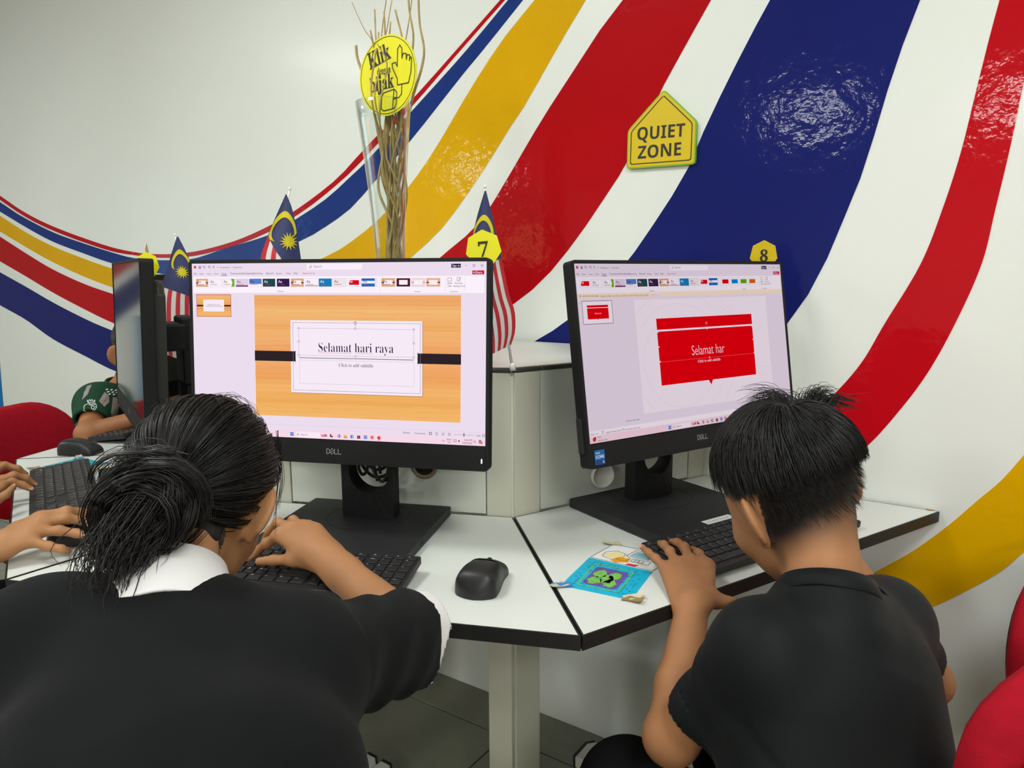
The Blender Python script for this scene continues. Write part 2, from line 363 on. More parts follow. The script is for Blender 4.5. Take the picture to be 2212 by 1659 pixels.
# small scuffs of filler on the mural wall
# far walls: daylight window, and a door with a glow added for its reflection
m_white_frame = mat('white frame', lin(225, 225, 220), rough=0.4)
g = G(); 
for a, b, c, d in ((2.5, 4.66, 2.16, 2.24), (2.5, 4.66, 0.86, 0.94)): g.box((S0 + 0.03, (c + d) / 2, (a + b) / 2), (0.06, d - c, b - a), 0, WM)
for q in (2.54, 3.58, 4.62): g.box((S0 + 0.03, 1.55, q), (0.06, 1.38, 0.07), 0, WM)
win = structure('window_1', g, [m_white_frame])
g = G(); g.box((S0 + 0.012, 1.55, 3.58), (0.01, 1.26, 2.04), 0, WM); g.obj('pane', emat('daylight window', (0.55, 0.78, 0.90), 3.2), win)
g = G(); g.box((-6.4, 1.05, Q1 - 0.03), (1.1, 2.1, 0.05), 0, WM, 0.004)
door = structure('door_1', g, [mat('orange door', lin(205, 110, 60), rough=0.5)])
G0 = G(); G0.box((-6.4, 1.55, Q1 - 0.057), (0.8, 0.8, 0.004), 0, WM); G0.obj('pane', emat('added warm glow pane', (1.0, 0.42, 0.16), 7.0), door)  # made-up glowing pane, added to throw a warm reflection into the red stripe
g = G(); g.tube([(-5.98, 1.0, Q1 - 0.08), (-6.1, 1.0, Q1 - 0.08)], 0.01, 8, 0, WM); g.obj('door_handle', mat('steel', (.5, .5, .5), rough=.3, metal=1), door)

# ------------------------------------------------------------------ ceiling lamps
m_diff = emat('lamp diffuser', (0.98, 1.0, 0.97), 15.0)
for k, (s, q, w) in enumerate(LAMPS):
    M = frame(wall(s, q, CEIL), WD, WN, Vector((0, 0, -1)))   # z down
    t = thing('ceiling_light', 'unseen square white ceiling light panel placed to light the room', 'lamp', M, 'ceiling light panels')
    g = G(); g.ring(rrect(0.62, 0.62, 0.01), rrect(0.57, 0.57, 0.01), 0.0, 0.03); g.obj('frame', m_white_frame, t)
    g = G(); g.prism(rrect(0.565, 0.565, 0.01), 0.012, 0.075); g.obj('diffuser', m_diff, t)
    ld = bpy.data.lights.new('panel light', 'AREA'); ld.shape = 'SQUARE'; ld.size = 0.56; ld.energy = w; ld.color = (0.985, 1.0, 0.965)
    lo = bpy.data.objects.new('panel_light', ld); link(lo, t, T3(0, 0, 0.085) @ RX(PI))
# ------------------------------------------------------------------ half-octagon desk cluster against the mural wall
HT = 0.77                                       # desk top
OUT = [(0.84121, 1.37253), (0.08936, 0.88223), (-0.78896, 1.06718), (-1.27925, 1.81903), (-1.09431, 2.69735)]
INN = [(0.44686, 1.64245), (0.00138, 1.35194), (-0.51904, 1.46152), (-0.80955, 1.90701), (-0.69996, 2.42743)]
m_white = mat('white desk laminate', lin(218, 222, 217), rough=0.34, var=0.012, vscale=3)
m_black_edge = mat('black edge band', (0.012, 0.012, 0.012), rough=0.45)
m_panel = mat('grey-white panel laminate', lin(196, 200, 189), rough=0.5, var=0.03, vscale=2.5)
m_post = mat('cream metal post', lin(190, 190, 174), rough=0.45)
m_trim = mat('grey plastic trim', lin(62, 60, 54), rough=0.5)
m_dark = mat('dark gap', (0.01, 0.01, 0.01), rough=0.9)
DM = []                                         # desk frames: x right as its user sees it, y towards the hub, z up, origin mid inner edge on the desk top
for k in range(4):
    A, B = Vector(INN[k]), Vector(INN[k + 1]); t = (A - B).normalized(); y = Vector((-t.y, t.x)); c = (A + B) / 2
    DM.append(frame((c.x, c.y, HT), (t.x, t.y, 0), (y.x, y.y, 0), (0, 0, 1)))
DESK_LABEL = ['white trapezoid desk with black edge under the monitor showing the red slide', 'white trapezoid desk with black edge under the monitor showing the wood-pattern slide',
              'white trapezoid desk with black edge under the switched-off monitor at the left', 'white trapezoid desk with black edge in front of the boy in the green jersey']
WI = 0.532                                      # length of an inner edge
for k in range(4):
    Di = DM[k].inverted(); loc = lambda p: (Di @ Vector((p[0], p[1], HT)))[:2]
    poly = [loc(INN[k]), loc(INN[k + 1]), loc(OUT[k + 1]), loc(OUT[k])]
    poly = inset(poly, 0.0012)
    t = thing('desk', DESK_LABEL[k], 'desk', DM[k], 'desks of the octagonal cluster')
    inn = inset(poly, 0.0028)
    g = G(); g.prism(inn, -0.0199, 0.0, 0); g.obj('desk_top', m_white, t)
    g = G(); g.ring(poly, inn, -0.021, -0.0002, 0); g.obj('edge_band', m_black_edge, t)
    # steel support arms bolted to the hub posts
    for sx in (-1, 1):
        g = G(); g.box((sx * 0.22, -0.16, -0.034), (0.03, 0.30, 0.024), 0, None, 0.003); g.obj('support_arm', m_post, t)
    if k == 0:                                  # chipped laminate at the corner by the wall
        q = [DM[0].inverted() @ atz(u, v, HT) for u, v in ((2000, 1099), (2016, 1098), (2021, 1101), (2012, 1104), (2003, 1103))]
        g = G(); g.prism([(p.x, p.y) for p in q], -0.0001, 0.0004); g.obj('worn_chip', mat('bare chipboard', lin(150, 128, 96), rough=.9), t)
# hub: posts to the floor, panels above desk height, white top
hub = thing('partition_hub', 'white half-octagon partition hub behind the monitors, carrying the vase and flags', 'partition', Matrix.Translation((-0.26, 1.9, 0)))
hubi = hub.matrix_world.inverted()
HUBT = 1.061
for k in range(5):                              # angled corner posts
    wings = []
    for d, side in ((k - 1, -1), (k, 1)):       # side -1: the desk whose left inner corner this is
        if 0 <= d < 4: wings.append((d, side))
    g = G()
    for d, side in wings:
        M = hubi @ DM[d]
        x0 = -WI / 2 if side == -1 else WI / 2
        sx = 1 if side == -1 else -1
        # face plate 46 mm wide, a slit at the corner
        a, b = x0 + sx * 0.004, x0 + sx * (0.0640 if side == -1 else 0.0530)
        g.box(((a + b) / 2, 0.006, HUBT / 2 - HT - 0.004), (abs(b - a), 0.012, HUBT - 0.012), 0, M, 0.002)
        g.box((x0 + sx * 0.012, 0.02, HUBT / 2 - HT - 0.004), (0.012, 0.03, HUBT - 0.012), 0, M)
        g.box(((a + b) / 2, 0.02, HUBT / 2 - HT - 0.004), (abs(b - a), 0.012, HUBT - 0.016), 0, M)
    c = hubi @ Vector((INN[k][0], INN[k][1], 0))
    o = Vector((c.x, c.y, 0)); inward = (Vector((-0.26, 1.9, 0)) - Vector((INN[k][0], INN[k][1], 0))).normalized()
    g.tube([o + inward * 0.012 + Vector((0, 0, 0.004)), o + inward * 0.012 + Vector((0, 0, HUBT - 0.012))], 0.0085, 10, 0)
    g.obj('corner_post', m_post, hub)
for k in range(4):
    M = hubi @ DM[k]
    g = G(); g.box((0.0055, 0.0085, (HUBT - HT) / 2 - 0.004), (WI - 0.1205, 0.015, HUBT - HT - 0.012), 0, M, 0.0015)
    g.obj('panel', m_panel, hub)
    g = G(); g.box((0, 0.022, (HUBT - HT) / 2 - 0.006), (WI - 0.03, 0.008, HUBT - HT - 0.016), 0, M); g.obj('seam_backing', m_dark, hub)
    for x in (-WI / 2 + 0.0345, 0.0055, WI / 2 - 0.029):
        w = 0.058 if x < -.1 else (0.046 if x > .1 else WI - 0.122)
        g = G(); g.box((x, 0.006, HUBT - HT - 0.0055), (w, 0.014, 0.009), 0, M, 0.003); g.obj('edge_trim', m_trim, hub)
inn = [(hubi @ Vector((*p, 0)))[:2] for p in INN]
g = G(); g.prism(inset(inn, 0.011), HUBT - 0.010, HUBT - 0.001, 0); g.obj('hub_top', m_white, hub)
# round cable ports in the panels
def grommet(k, x, z, col, flap=False):
    M = hubi @ DM[k] @ T3(x, 0, z) @ RX(PI / 2)
    o = G(); o.lathe([(0.020, 0.0), (0.0205, 0.003), (0.024, 0.0045), (0.027, 0.003), (0.028, 0.0), (0.028, -0.004), (0.02, -0.004)], 28, 0, M); p = o.obj('cable_port', col, hub)
    o = G(); o.lathe([(0.0, 0.0006), (0.0198, 0.0006), (0.0198, 0.0002), (0, 0.0002)], 24, 0, M); o.obj('port_hole', m_dark if not flap else m_trim, hub)
    if flap:
        o = G(); o.lathe([(0.0, 0.0105), (0.0215, 0.0105), (0.0222, 0.0150), (0.0250, 0.0155), (0.0268, 0.012), (0.0268, 0.002)], 32, 0, M @ T3(-.004, -.003, 0.003) @ RY(math.radians(-12))); o.obj('port_cap', mat('white plastic', lin(222, 222, 214), rough=.4), hub)
m_tan = mat('tan plastic', lin(128, 112, 84), rough=.5)
grommet(1, 0.087, 0.094, m_tan)
grommet(0, -0.047, 0.055, mat('white plastic', lin(222, 222, 214), rough=.4), True)
# white trunking on the floor
m_trunk = mat('white trunking', lin(214, 214, 204), rough=.5)
def trunking(a, b, w, lab):
    a, b = Vector(a), Vector(b); d = (b - a); L = d.length; d.normalize(); n = Vector((-d.y, d.x, 0))
    t = thing('floor_trunking', lab, 'trunking', frame(a, d, n, Vector((0, 0, 1))))
    g = G(); g.prism([(0.006, -w / 2), (0.014, -w / 2 - 0.0), (L, -w / 2), (L, w / 2), (0.02, w / 2), (0.006, w / 2 - 0.016)], 0.005, 0.036, 0, None, 0.003); g.obj('body', m_trunk, t)
    g = G(); g.prism([(0, -w / 2), (0.0055, -w / 2), (0.0055, w / 2 - 0.016), (0.0195, w / 2 + .001), (0.015, w / 2 + .001), (0, w / 2 - 0.016)], 0.0045, 0.037, 0); g.obj('end_cap', m_black_edge, t)
trunking(wall(-0.818, 0.112, 0), wall(-0.40, 0.112, 0), 0.078, 'white floor trunking with black end cap lying along the foot of the mural wall')
trunking(wall(-1.232, 0.43, 0), wall(-1.232, 0.85, 0), 0.044, 'white floor trunking pointing out from the wall, left one of the pair beneath the desk')
trunking(wall(-1.182, 0.43, 0), wall(-1.182, 0.85, 0), 0.044, 'white floor trunking pointing out from the wall, right one of the pair beneath the desk')
# ------------------------------------------------------------------ all-in-one monitors
m_case = mat('black monitor plastic', (0.009, 0.009, 0.010), rough=0.55, spec=0.25, bump=0.02, bscale=900)
m_case2 = mat('dark grey base plastic', (0.020, 0.021, 0.022), rough=0.5, spec=0.3, var=0.05, vscale=30)
m_back = mat('monitor back plastic', (0.030, 0.030, 0.026), rough=0.5)
m_logo = mat('grey logo print', lin(150, 150, 148), rough=.4)
m_led = mat('white power light', (.9, .9, .9), emit=(1, 1, 1), estr=0.6)
m_off = mat('dark screen glass', (0.015, 0.018, 0.02), rough=0.08, spec=0.6)
SWm, SHm = 0.527, 0.2965
UI = {}
class Page:
    """display picture on a 1920 x 1080 page: quads, polygons and lettering, each in its own lit colour"""
    def __init__(s, tint, dim): s.t = tint; s.d = dim; s.g = G(); s.mats = []; s.idx = {}; s.z = 0
    def c(s, rgb):
        k = tuple(rgb)
        if k not in s.idx:
            l = lin(*rgb); col = tuple(l[i] * s.t[i] * s.d for i in range(3))
            s.idx[k] = len(s.mats); s.mats.append(emat('lit %d %d %d on %s' % (*k, s.name), col))
        return s.idx[k]
    def P(s, x, y): return ((x / 1920 - 0.5) * SWm, (0.5 - y / 1080) * SHm)
    def poly(s, pts, rgb):
        s.z += 1; z = s.z * 2.0e-6
        s.g.add([(*s.P(*p), z) for p in pts], [tuple(range(len(pts)))[::-1]], s.c(rgb))
    def rect(s, x0, y0, x1, y1, rgb, grad=None):
        s.poly([(x0, y0), (x1, y0), (x1, y1), (x0, y1)], rgb)
    def frame(s, x0, y0, x1, y1, rgb, w=2):
        for a in ((x0, y0, x1, y0 + w), (x0, y1 - w, x1, y1), (x0, y0 + w, x0 + w, y1 - w), (x1 - w, y0 + w, x1, y1 - w)): s.rect(*a, rgb)
    def disc(s, x, y, r, rgb, n=16, ring=None):
        s.poly([(x + r * math.cos(2 * PI * i / n), y + r * math.sin(2 * PI * i / n)) for i in range(n)], rgb)
        if ring: s.poly([(x + (r - 2) * math.cos(2 * PI * i / n), y + (r - 2) * math.sin(2 * PI * i / n)) for i in range(n)], ring)
    def text(s, t, x, y, rgb, w=None, h=None, off=0.0, align='l'):
        s.z += 1
        X, Y = s.P(x, y)
        put_text(s.g, t, X, Y, w * SWm / 1920 if w else None, h * SHm / 1080 if h else None, s.c(rgb), off, s.z * 2.0e-6, 0, align)
    def line(s, pts, rgb, w=1.6):
        for a, b in zip(pts, pts[1:]):
            dx, dy = b[0] - a[0], b[1] - a[1]; L = math.hypot(dx, dy) or 1; nx, ny = -dy / L * w / 2, dx / L * w / 2
            s.poly([(a[0] + nx, a[1] + ny), (b[0] + nx, b[1] + ny), (b[0] - nx, b[1] - ny), (a[0] - nx, a[1] - ny)], rgb)
INK = (70, 60, 75)
def ui_common(p, sel):
    bg, rib = (236, 226, 238), (251, 247, 251)
    p.rect(0, 0, 1920, 1080, bg)
    p.rect(8, 82, 1908, 182, rib)
    p.disc(23, 22, 9, (200, 30, 70)); p.disc(25, 22, 5, (235, 90, 110))
    p.frame(49, 14, 64, 31, (110, 60, 150), 3); p.rect(53, 23, 60, 30, (110, 60, 150))
    for x in (87, 124): p.line([(x - 9, 20), (x - 3, 15), (x + 5, 17), (x + 7, 24), (x, 31)], INK, 2.4); p.line([(x - 9, 20), (x - 2, 24)], INK, 2.4)
    p.line([(147, 16), (161, 16)], INK, 2); p.line([(154, 16), (154, 30)], INK, 2); p.line([(148, 24), (160, 24)], INK, 2)
    p.disc(182, 24, 2.5, INK)
    p.text('Presentation1  -  PowerPoint', 200, 29, INK, w=152)
    p.rect(789, 8, 1151, 42, (249, 244, 250)); p.disc(817, 23, 7, INK, 14, (249, 244, 250)); p.line([(812, 28), (806, 34)], INK, 2.2); p.text('Search', 836, 29, (120, 110, 125), h=14)
    p.rect(1707, 12, 1765, 35, (40, 30, 50)); p.text('Sign in', 1736, 29, (240, 230, 245), w=46, align='c')
    p.line([(1792, 23), (1804, 23)], INK, 2); p.frame(1838, 17, 1850, 29, INK, 2); p.line([(1887, 17), (1899, 29)], INK, 2); p.line([(1899, 17), (1887, 29)], INK, 2)
    for t, a, b in (('File', 14, 36), ('Home', 52, 84), ('Insert', 108, 138), ('Draw', 160, 190), ('Design', 208, 246), ('Transitions', 268, 346), ('Animations', 345, 430), ('Slide Show', 428, 496), ('Record', 518, 568), ('Review', 586, 626), ('View', 650, 684), ('Help', 700, 730)):
        p.text(t, a, 68, (30, 20, 35) if t == 'Design' else INK, w=b - a - 2)
    p.text('Shape Format', 762, 68, (190, 50, 80), w=82)
    p.rect(208, 73, 246, 76, (60, 40, 60))
    p.rect(1835, 52, 1906, 74, (196, 12, 52)); p.text('Share', 1853, 69, (255, 235, 240), h=13); p.disc(1845, 63, 4, (255, 235, 240))
    th = [(28, sel), (121, 'plain'), (213, 'green'), (307, 'mauve'), (400, 'check'), (493, 'teal'), (589, 'plum'), (684, 'wood'), (778, 'redline'), (869, 'blue'), (961, 'grey'), (1055, 'red'), (1147, 'bluebar')]
    for x, k in th: thumb(p, x, 96, x + 84, 144, k)
    p.frame(1234, 96, 1246, 144, (190, 180, 195), 2)
    p.text('Themes', 590, 177, INK, h=9)
    p.rect(1262, 88, 1264, 178, (222, 212, 224)); p.rect(1672, 88, 1674, 178, (222, 212, 224)); p.rect(1790, 88, 1792, 178, (222, 212, 224))
    p.frame(1686, 94, 1711, 114, (110, 100, 115), 2); p.frame(1743, 90, 1762, 114, (110, 100, 115), 2); p.line([(1748, 110), (1768, 92)], (90, 80, 95), 2)
    p.text('Slide', 1699, 130, INK, h=11, align='c'); p.text('Size', 1699, 146, INK, h=11, align='c'); p.text('Format', 1754, 130, INK, h=11, align='c'); p.text('Background', 1756, 146, INK, w=68, align='c')
    p.text('Variants', 1480, 177, INK, h=8); p.text('Customize', 1724, 177, INK, h=8, align='c')
def thumb(p, x0, y0, x1, y1, k):
    W, H = x1 - x0, y1 - y0
    X = lambda f: x0 + W * f
    Y = lambda f: y0 + H * f
    base = {'plain': (250, 246, 250), 'green': (250, 248, 245), 'mauve': (226, 214, 228), 'check': (120, 160, 220), 'teal': (32, 74, 78), 'plum': (52, 30, 78), 'wood': (232, 168, 110), 'redline': (250, 246, 250), 'blue': (20, 130, 190), 'grey': (238, 234, 232), 'red': (252, 246, 250), 'bluebar': (20, 110, 200), 'dark': (80, 20, 40), 'pink': (242, 220, 218), 'peach': (238, 178, 130), 'v_red': (252, 246, 250), 'v_blue': (252, 246, 250), 'v_green': (252, 246, 250), 'v_orange': (252, 246, 250)}[k]
    p.rect(x0 - 1, y0 - 1, x1 + 1, y1 + 1, (190, 178, 192)); p.rect(x0, y0, x1, y1, base)
    aa = (60, 40, 60)
    if k in ('wood', 'dark', 'pink', 'peach'):
        p.rect(X(.0), Y(.44), X(1), Y(.58), (60, 40, 50) if k != 'pink' else (200, 170, 170)); p.rect(X(.18), Y(.2), X(.82), Y(.78), (250, 244, 246))
    if k == 'green': p.poly([(X(.72), y0), (x1, y0), (x1, y1), (X(.74), y1), (X(.84), Y(.5))], (110, 180, 40))
    if k == 'mauve': p.rect(x0, Y(.84), x1, y1, (110, 30, 80))
    if k == 'check':
        for i in range(14):
            for j in range(6):
                if (i + j) % 2: p.rect(X(i / 14), Y(j / 9), X((i + 1) / 14), Y((j + 1) / 9), (30, 90, 180))
        p.rect(x0, Y(.66), x1, y1, (248, 246, 252))
    if k == 'bluebar': p.rect(x0, Y(.3), x1, Y(.62), (250, 248, 252))
    if k == 'redline': p.rect(x0, Y(.86), x1, Y(.93), (150, 20, 50))
    if k in ('red', 'v_red', 'v_blue', 'v_green', 'v_orange'):
        c = {'red': (225, 0, 24), 'v_red': (225, 0, 24), 'v_blue': (0, 140, 215), 'v_green': (100, 170, 20), 'v_orange': (225, 100, 10)}[k]
        p.rect(X(.14), Y(.2), X(.9), Y(.8), c)
    if not k.startswith('v_') and k not in ('dark', 'pink', 'peach'):
        tc = (245, 240, 250) if k in ('teal', 'plum', 'blue', 'red') else aa
        p.text('Aa', X(.1), Y(.52), tc, h=H * .34)
        for i in range(6): p.rect(X(.12 + .09 * i), Y(.7), X(.19 + .09 * i), Y(.77), [(90, 60, 80), (200, 80, 40), (120, 60, 120), (200, 60, 60), (90, 120, 60), (70, 70, 110)][i])
def taskbar(p, y, xs, wx):
    # start button, search box, program icons
    for i in (0, 1):
        for j in (0, 1): p.rect(wx - 11 + 12 * i, y - 11 + 12 * j, wx - 1 + 12 * i, y - 1 + 12 * j, (0, 110, 215))
    p.rect(wx + 28, y - 16, wx + 190, y + 16, (250, 240, 246)); p.disc(wx + 42, y - 1, 6, INK, 12, (250, 240, 246)); p.line([(wx + 38, y + 4), (wx + 33, y + 9)], INK, 2); p.text('Search', wx + 60, y + 6, (120, 100, 115), h=12)
    kinds = ['bird', 'tablet', 'teams', 'folder', 'swirl', 'shop', 'grid', 'chrome', 'slides']
    for x, k in zip(xs, kinds):
        if k == 'bird': p.poly([(x - 22, y - 6), (x - 6, y - 2), (x + 4, y - 8), (x + 20, y - 5), (x + 22, y + 6), (x - 10, y + 8)], (190, 60, 80)); p.rect(x - 12, y - 2, x + 12, y + 1, (240, 230, 240))
        elif k == 'tablet': p.rect(x - 9, y - 10, x - 1, y + 8, (40, 30, 40)); p.rect(x - 9, y + 1, x + 10, y + 9, (60, 50, 60))
        elif k == 'teams': p.disc(x, y, 10, (90, 90, 200), 16); p.disc(x - 2, y, 5, (235, 225, 250))
        elif k == 'folder': p.rect(x - 11, y - 9, x, y, (235, 160, 20)); p.rect(x - 11, y - 6, x + 11, y + 9, (250, 195, 50)); p.rect(x - 11, y + 4, x + 11, y + 9, (40, 120, 210))
        elif k == 'swirl': p.disc(x, y, 11, (20, 110, 190)); p.disc(x + 2, y - 3, 7, (60, 200, 170)); p.disc(x + 3, y + 2, 4, (240, 230, 245))
        elif k == 'shop': p.rect(x - 10, y - 8, x + 10, y + 11, (40, 50, 90)); p.rect(x - 4, y - 2, x + 4, y + 6, (230, 120, 60))
        elif k == 'grid': p.rect(x - 11, y - 11, x + 11, y + 11, (50, 110, 210)); p.frame(x - 7, y - 7, x + 7, y + 7, (240, 240, 250), 2)
        elif k == 'chrome': p.disc(x, y, 11, (220, 50, 40)); p.poly([(x - 10, y + 2), (x, y + 11), (x + 3, y)], (40, 160, 70)); p.poly([(x, y + 11), (x + 10, y - 4), (x, y)], (245, 190, 40)); p.disc(x, y, 5, (240, 240, 250)); p.disc(x, y, 3.6, (50, 110, 220))
        elif k == 'slides': p.disc(x, y, 11, (210, 30, 50)); p.disc(x + 3, y - 2, 5, (245, 120, 120)); p.rect(x - 9, y + 14, x + 9, y + 16, (180, 40, 60))
def page_wood():
    p = Page((1.0, 0.945, 1.0), 1.0); p.name = 'wood page'
    ui_common(p, 'wood')
    for x, k in ((1275, 'wood'), (1370, 'dark'), (1463, 'pink'), (1556, 'peach')): thumb(p, x, 96, x + 84, 144, k)
    def wood(x0, y0, x1, y1, rows, seed):
        r = random.Random(seed); y = y0; i_ = 0
        rows = rows * 2; hts = [r.uniform(.5, 1.5) for _ in range(rows)]; sc = (y1 - y0) / sum(hts)
        for h in hts:
            k_ = math.sin(i_ * .37 + seed) * .6 + r.uniform(-.45, .45); i_ += 1; c = (int(240 + 4 * k_), int(177 + 9 * k_), int(112 + 11 * k_))
            f = (y - y0) / (y1 - y0); c = (c[0], min(255, int(c[1] + 6 * math.sin(9 * f))), int(c[2] - 14 * f))
            p.rect(x0, y, x1, y + h * sc + 0.5, c); y += h * sc
    wood(433, 195, 1768, 946, 42, 3)
    r = random.Random(5)
    for i in range(90):
        x = r.uniform(440, 1500); y = r.uniform(200, 940); L = r.uniform(60, 260); p.rect(x, y, min(1766, x + L), y + 1.4, r.choice([(228, 150, 84), (248, 196, 134), (232, 158, 90)]))
    p.rect(681, 353, 1536, 801, (206, 150, 100)); p.rect(677, 349, 1531, 796, (246, 240, 247))
    p.rect(431, 541, 707, 604, (44, 36, 40)); p.rect(1503, 540, 1770, 602, (44, 36, 40))
    p.rect(706, 536, 709, 609, (30, 24, 28)); p.rect(1501, 534, 1504, 607, (30, 24, 28))
    p.frame(692, 363, 1519, 782, (130, 125, 132), 2)
    p.frame(731, 398, 1478, 565, (185, 178, 188), 2); p.frame(733, 593, 1480, 740, (205, 198, 208), 2); p.rect(733, 578, 1478, 582, (110, 100, 110))
    for x, y in ((731, 398), (1105, 398), (1478, 398), (731, 480), (1478, 480), (731, 565), (1105, 565), (1478, 565)): p.disc(x, y, 6.5, (90, 84, 92), 14, (250, 246, 250))
    p.line([(1105, 372), (1105, 392)], (120, 110, 120), 2); p.disc(1105, 363, 10, (90, 84, 92), 16, (235, 228, 238)); p.line([(1101, 360), (1107, 358), (1110, 364), (1105, 368)], (90, 84, 92), 2)
    p.text(serif('Selamat hari raya'), 863, 541, (52, 30, 60), w=486, h=56, off=-0.0120)
    for a, b in ((863, 1078), (1110, 1218)): p.rect(a, 547, b, 549, (226, 140, 170))
    p.text(serif('Click to add subtitle'), 995, 631, (92, 80, 96), w=224, h=22, off=-0.0105)
    p.text('1', 15, 208, INK, h=12)
    p.rect(30, 192, 273, 333, (180, 60, 60)); p.rect(33, 195, 270, 330, (240, 174, 104)); wood(33, 195, 270, 330, 9, 8)
    p.rect(33, 258, 270, 268, (50, 36, 40)); p.rect(78, 225, 224, 300, (246, 240, 246)); p.rect(92, 266, 212, 268, (120, 110, 120)); p.text(serif('Selamat hari raya'), 108, 260, (60, 40, 60), w=84, off=-0.012)
    p.rect(0, 1000, 1920, 1002, (222, 208, 222)); p.rect(0, 1036, 1920, 1080, (246, 222, 232))
    p.text('Notes', 1410, 1025, INK, h=12); p.text('Comments', 1482, 1025, INK, w=70)
    p.frame(1574, 1010, 1590, 1026, (90, 50, 80), 3)
    for x in (1621, 1661, 1700): p.frame(x - 7, 1011, x + 7, 1025, INK, 2)
    p.rect(1729, 1017, 1850, 1019, (150, 140, 150)); p.rect(1788, 1008, 1793, 1028, (40, 30, 40)); p.text('100%', 1866, 1024, INK, w=26); p.frame(1903, 1010, 1918, 1025, INK, 2)
    taskbar(p, 1058, [892, 943, 993, 1036, 1079, 1123, 1167, 1211, 1255], 677)
    p.line([(1656, 1062), (1663, 1054), (1670, 1062)], INK, 2); p.text('ENG', 1699, 1054, INK, w=28, align='c'); p.text('US', 1699, 1070, INK, w=16, align='c')
    p.frame(1726, 1048, 1744, 1063, INK, 2); p.disc(1760, 1056, 5, INK); p.text('3:04 PM', 1842, 1054, INK, w=50, align='r'); p.text('12/8/2024', 1842, 1072, INK, w=62, align='r'); p.disc(1857, 1056, 7, INK, 14, (246, 222, 232))
    p.rect(1882, 1044, 1896, 1062, (60, 140, 220)); p.rect(1890, 1052, 1904, 1068, (235, 120, 60)); p.rect(1880, 1056, 1890, 1066, (140, 190, 80))
    return p
def page_red():
    p = Page((0.98, 0.91, 0.97), 0.76); p.name = 'red page'
    ui_common(p, 'red')
    for x, k in ((1268, 'v_red'), (1364, 'v_blue'), (1457, 'v_green'), (1550, 'v_orange')): thumb(p, x, 96, x + 84, 144, k)
    p.rect(8, 180, 1908, 210, (250, 232, 205)); p.disc(24, 195, 7, INK, 14, (250, 232, 205)); p.text('UPDATES AVAILABLE', 40, 201, (60, 40, 40), w=128)
    p.text('Updates for Office are ready to be installed, but first we need to close some apps.', 180, 201, (90, 60, 50), w=400); p.rect(180, 204, 580, 205, (90, 60, 50))
    p.rect(600, 183, 673, 206, (252, 246, 250)); p.frame(600, 183, 673, 206, (200, 180, 190), 1.5); p.text('Update now', 607, 200, INK, w=58)
    p.rect(450, 228, 1722, 948, (247, 240, 246))
    for R in (300, 380, 460, 560):
        for a in range(0, 360, 3):
            q = []
            for aa in (a, a + 3):
                x, y = 820 + R * 1.1 * math.cos(math.radians(aa)), 640 + R * math.sin(math.radians(aa)); q.append((x, y))
            if all(452 < x < 1720 and 230 < y < 946 for x, y in q): p.line(q, (226, 216, 224), 1.6)
    for k in range(5): p.line([(1000 + 60 * k, 229), (1340 + 60 * k, 420)], (228, 218, 226), 1.4); p.line([(1500 - 30 * k, 700), (1700, 900 - 40 * k)], (228, 218, 226), 1.4)
    RED = (232, 0, 16)
    p.rect(624, 353, 1550, 425, RED); p.rect(623, 437, 1549, 784, RED); p.poly([(1061, 783), (1102, 783), (1082, 817)], RED)
    p.text('Selamat har', 923, 608, (252, 236, 240), w=318, h=64, off=-0.010)
    p.text(serif('Click to add subtitle'), 971, 660, (250, 220, 226), w=222)
    p.line([(629, 633), (1545, 633)], (245, 120, 130), 1.5)
    for x, y in ((629, 440), (1086, 438), (1546, 440), (629, 535), (1546, 535), (629, 630), (1086, 632), (1546, 630)): p.disc(x, y, 5, (250, 230, 236), 10)
    p.disc(1084, 400, 9, (250, 210, 214), 14, RED)
    p.text('1', 14, 245, INK, h=12)
    p.rect(29, 225, 265, 367, (120, 60, 90)); p.rect(32, 228, 262, 364, (248, 242, 246)); p.rect(66, 252, 232, 266, RED); p.rect(66, 270, 232, 336, RED); p.poly([(140, 336), (150, 336), (145, 343)], RED); p.text('Selamat har', 149, 306, (252, 230, 236), w=54, align='c')
    p.text('Click to add notes', 295, 981, (90, 80, 90), w=112)
    p.rect(0, 1006, 1920, 1036, (250, 244, 248)); p.text('Slide 1 of 1', 8, 1030, INK, w=62); p.frame(96, 1014, 110, 1030, INK, 2); p.text('English (United States)', 128, 1031, INK, w=128); p.text('Accessibility: Good to go', 280, 1031, INK, w=128); p.disc(268, 1024, 6, INK, 10, (250, 244, 248))
    p.rect(0, 1037, 1920, 1080, (246, 218, 226))
    p.disc(34, 1058, 13, (226, 60, 50)); p.disc(40, 1050, 7, (150, 20, 30)); p.text('34°C', 60, 1053, INK, w=30); p.text('Mostly sunny', 60, 1072, INK, w=76)
    taskbar(p, 1059, [925 - 40, 925, 972, 1016, 1060, 1106, 1150, 1193, 1237], 662)
    return p
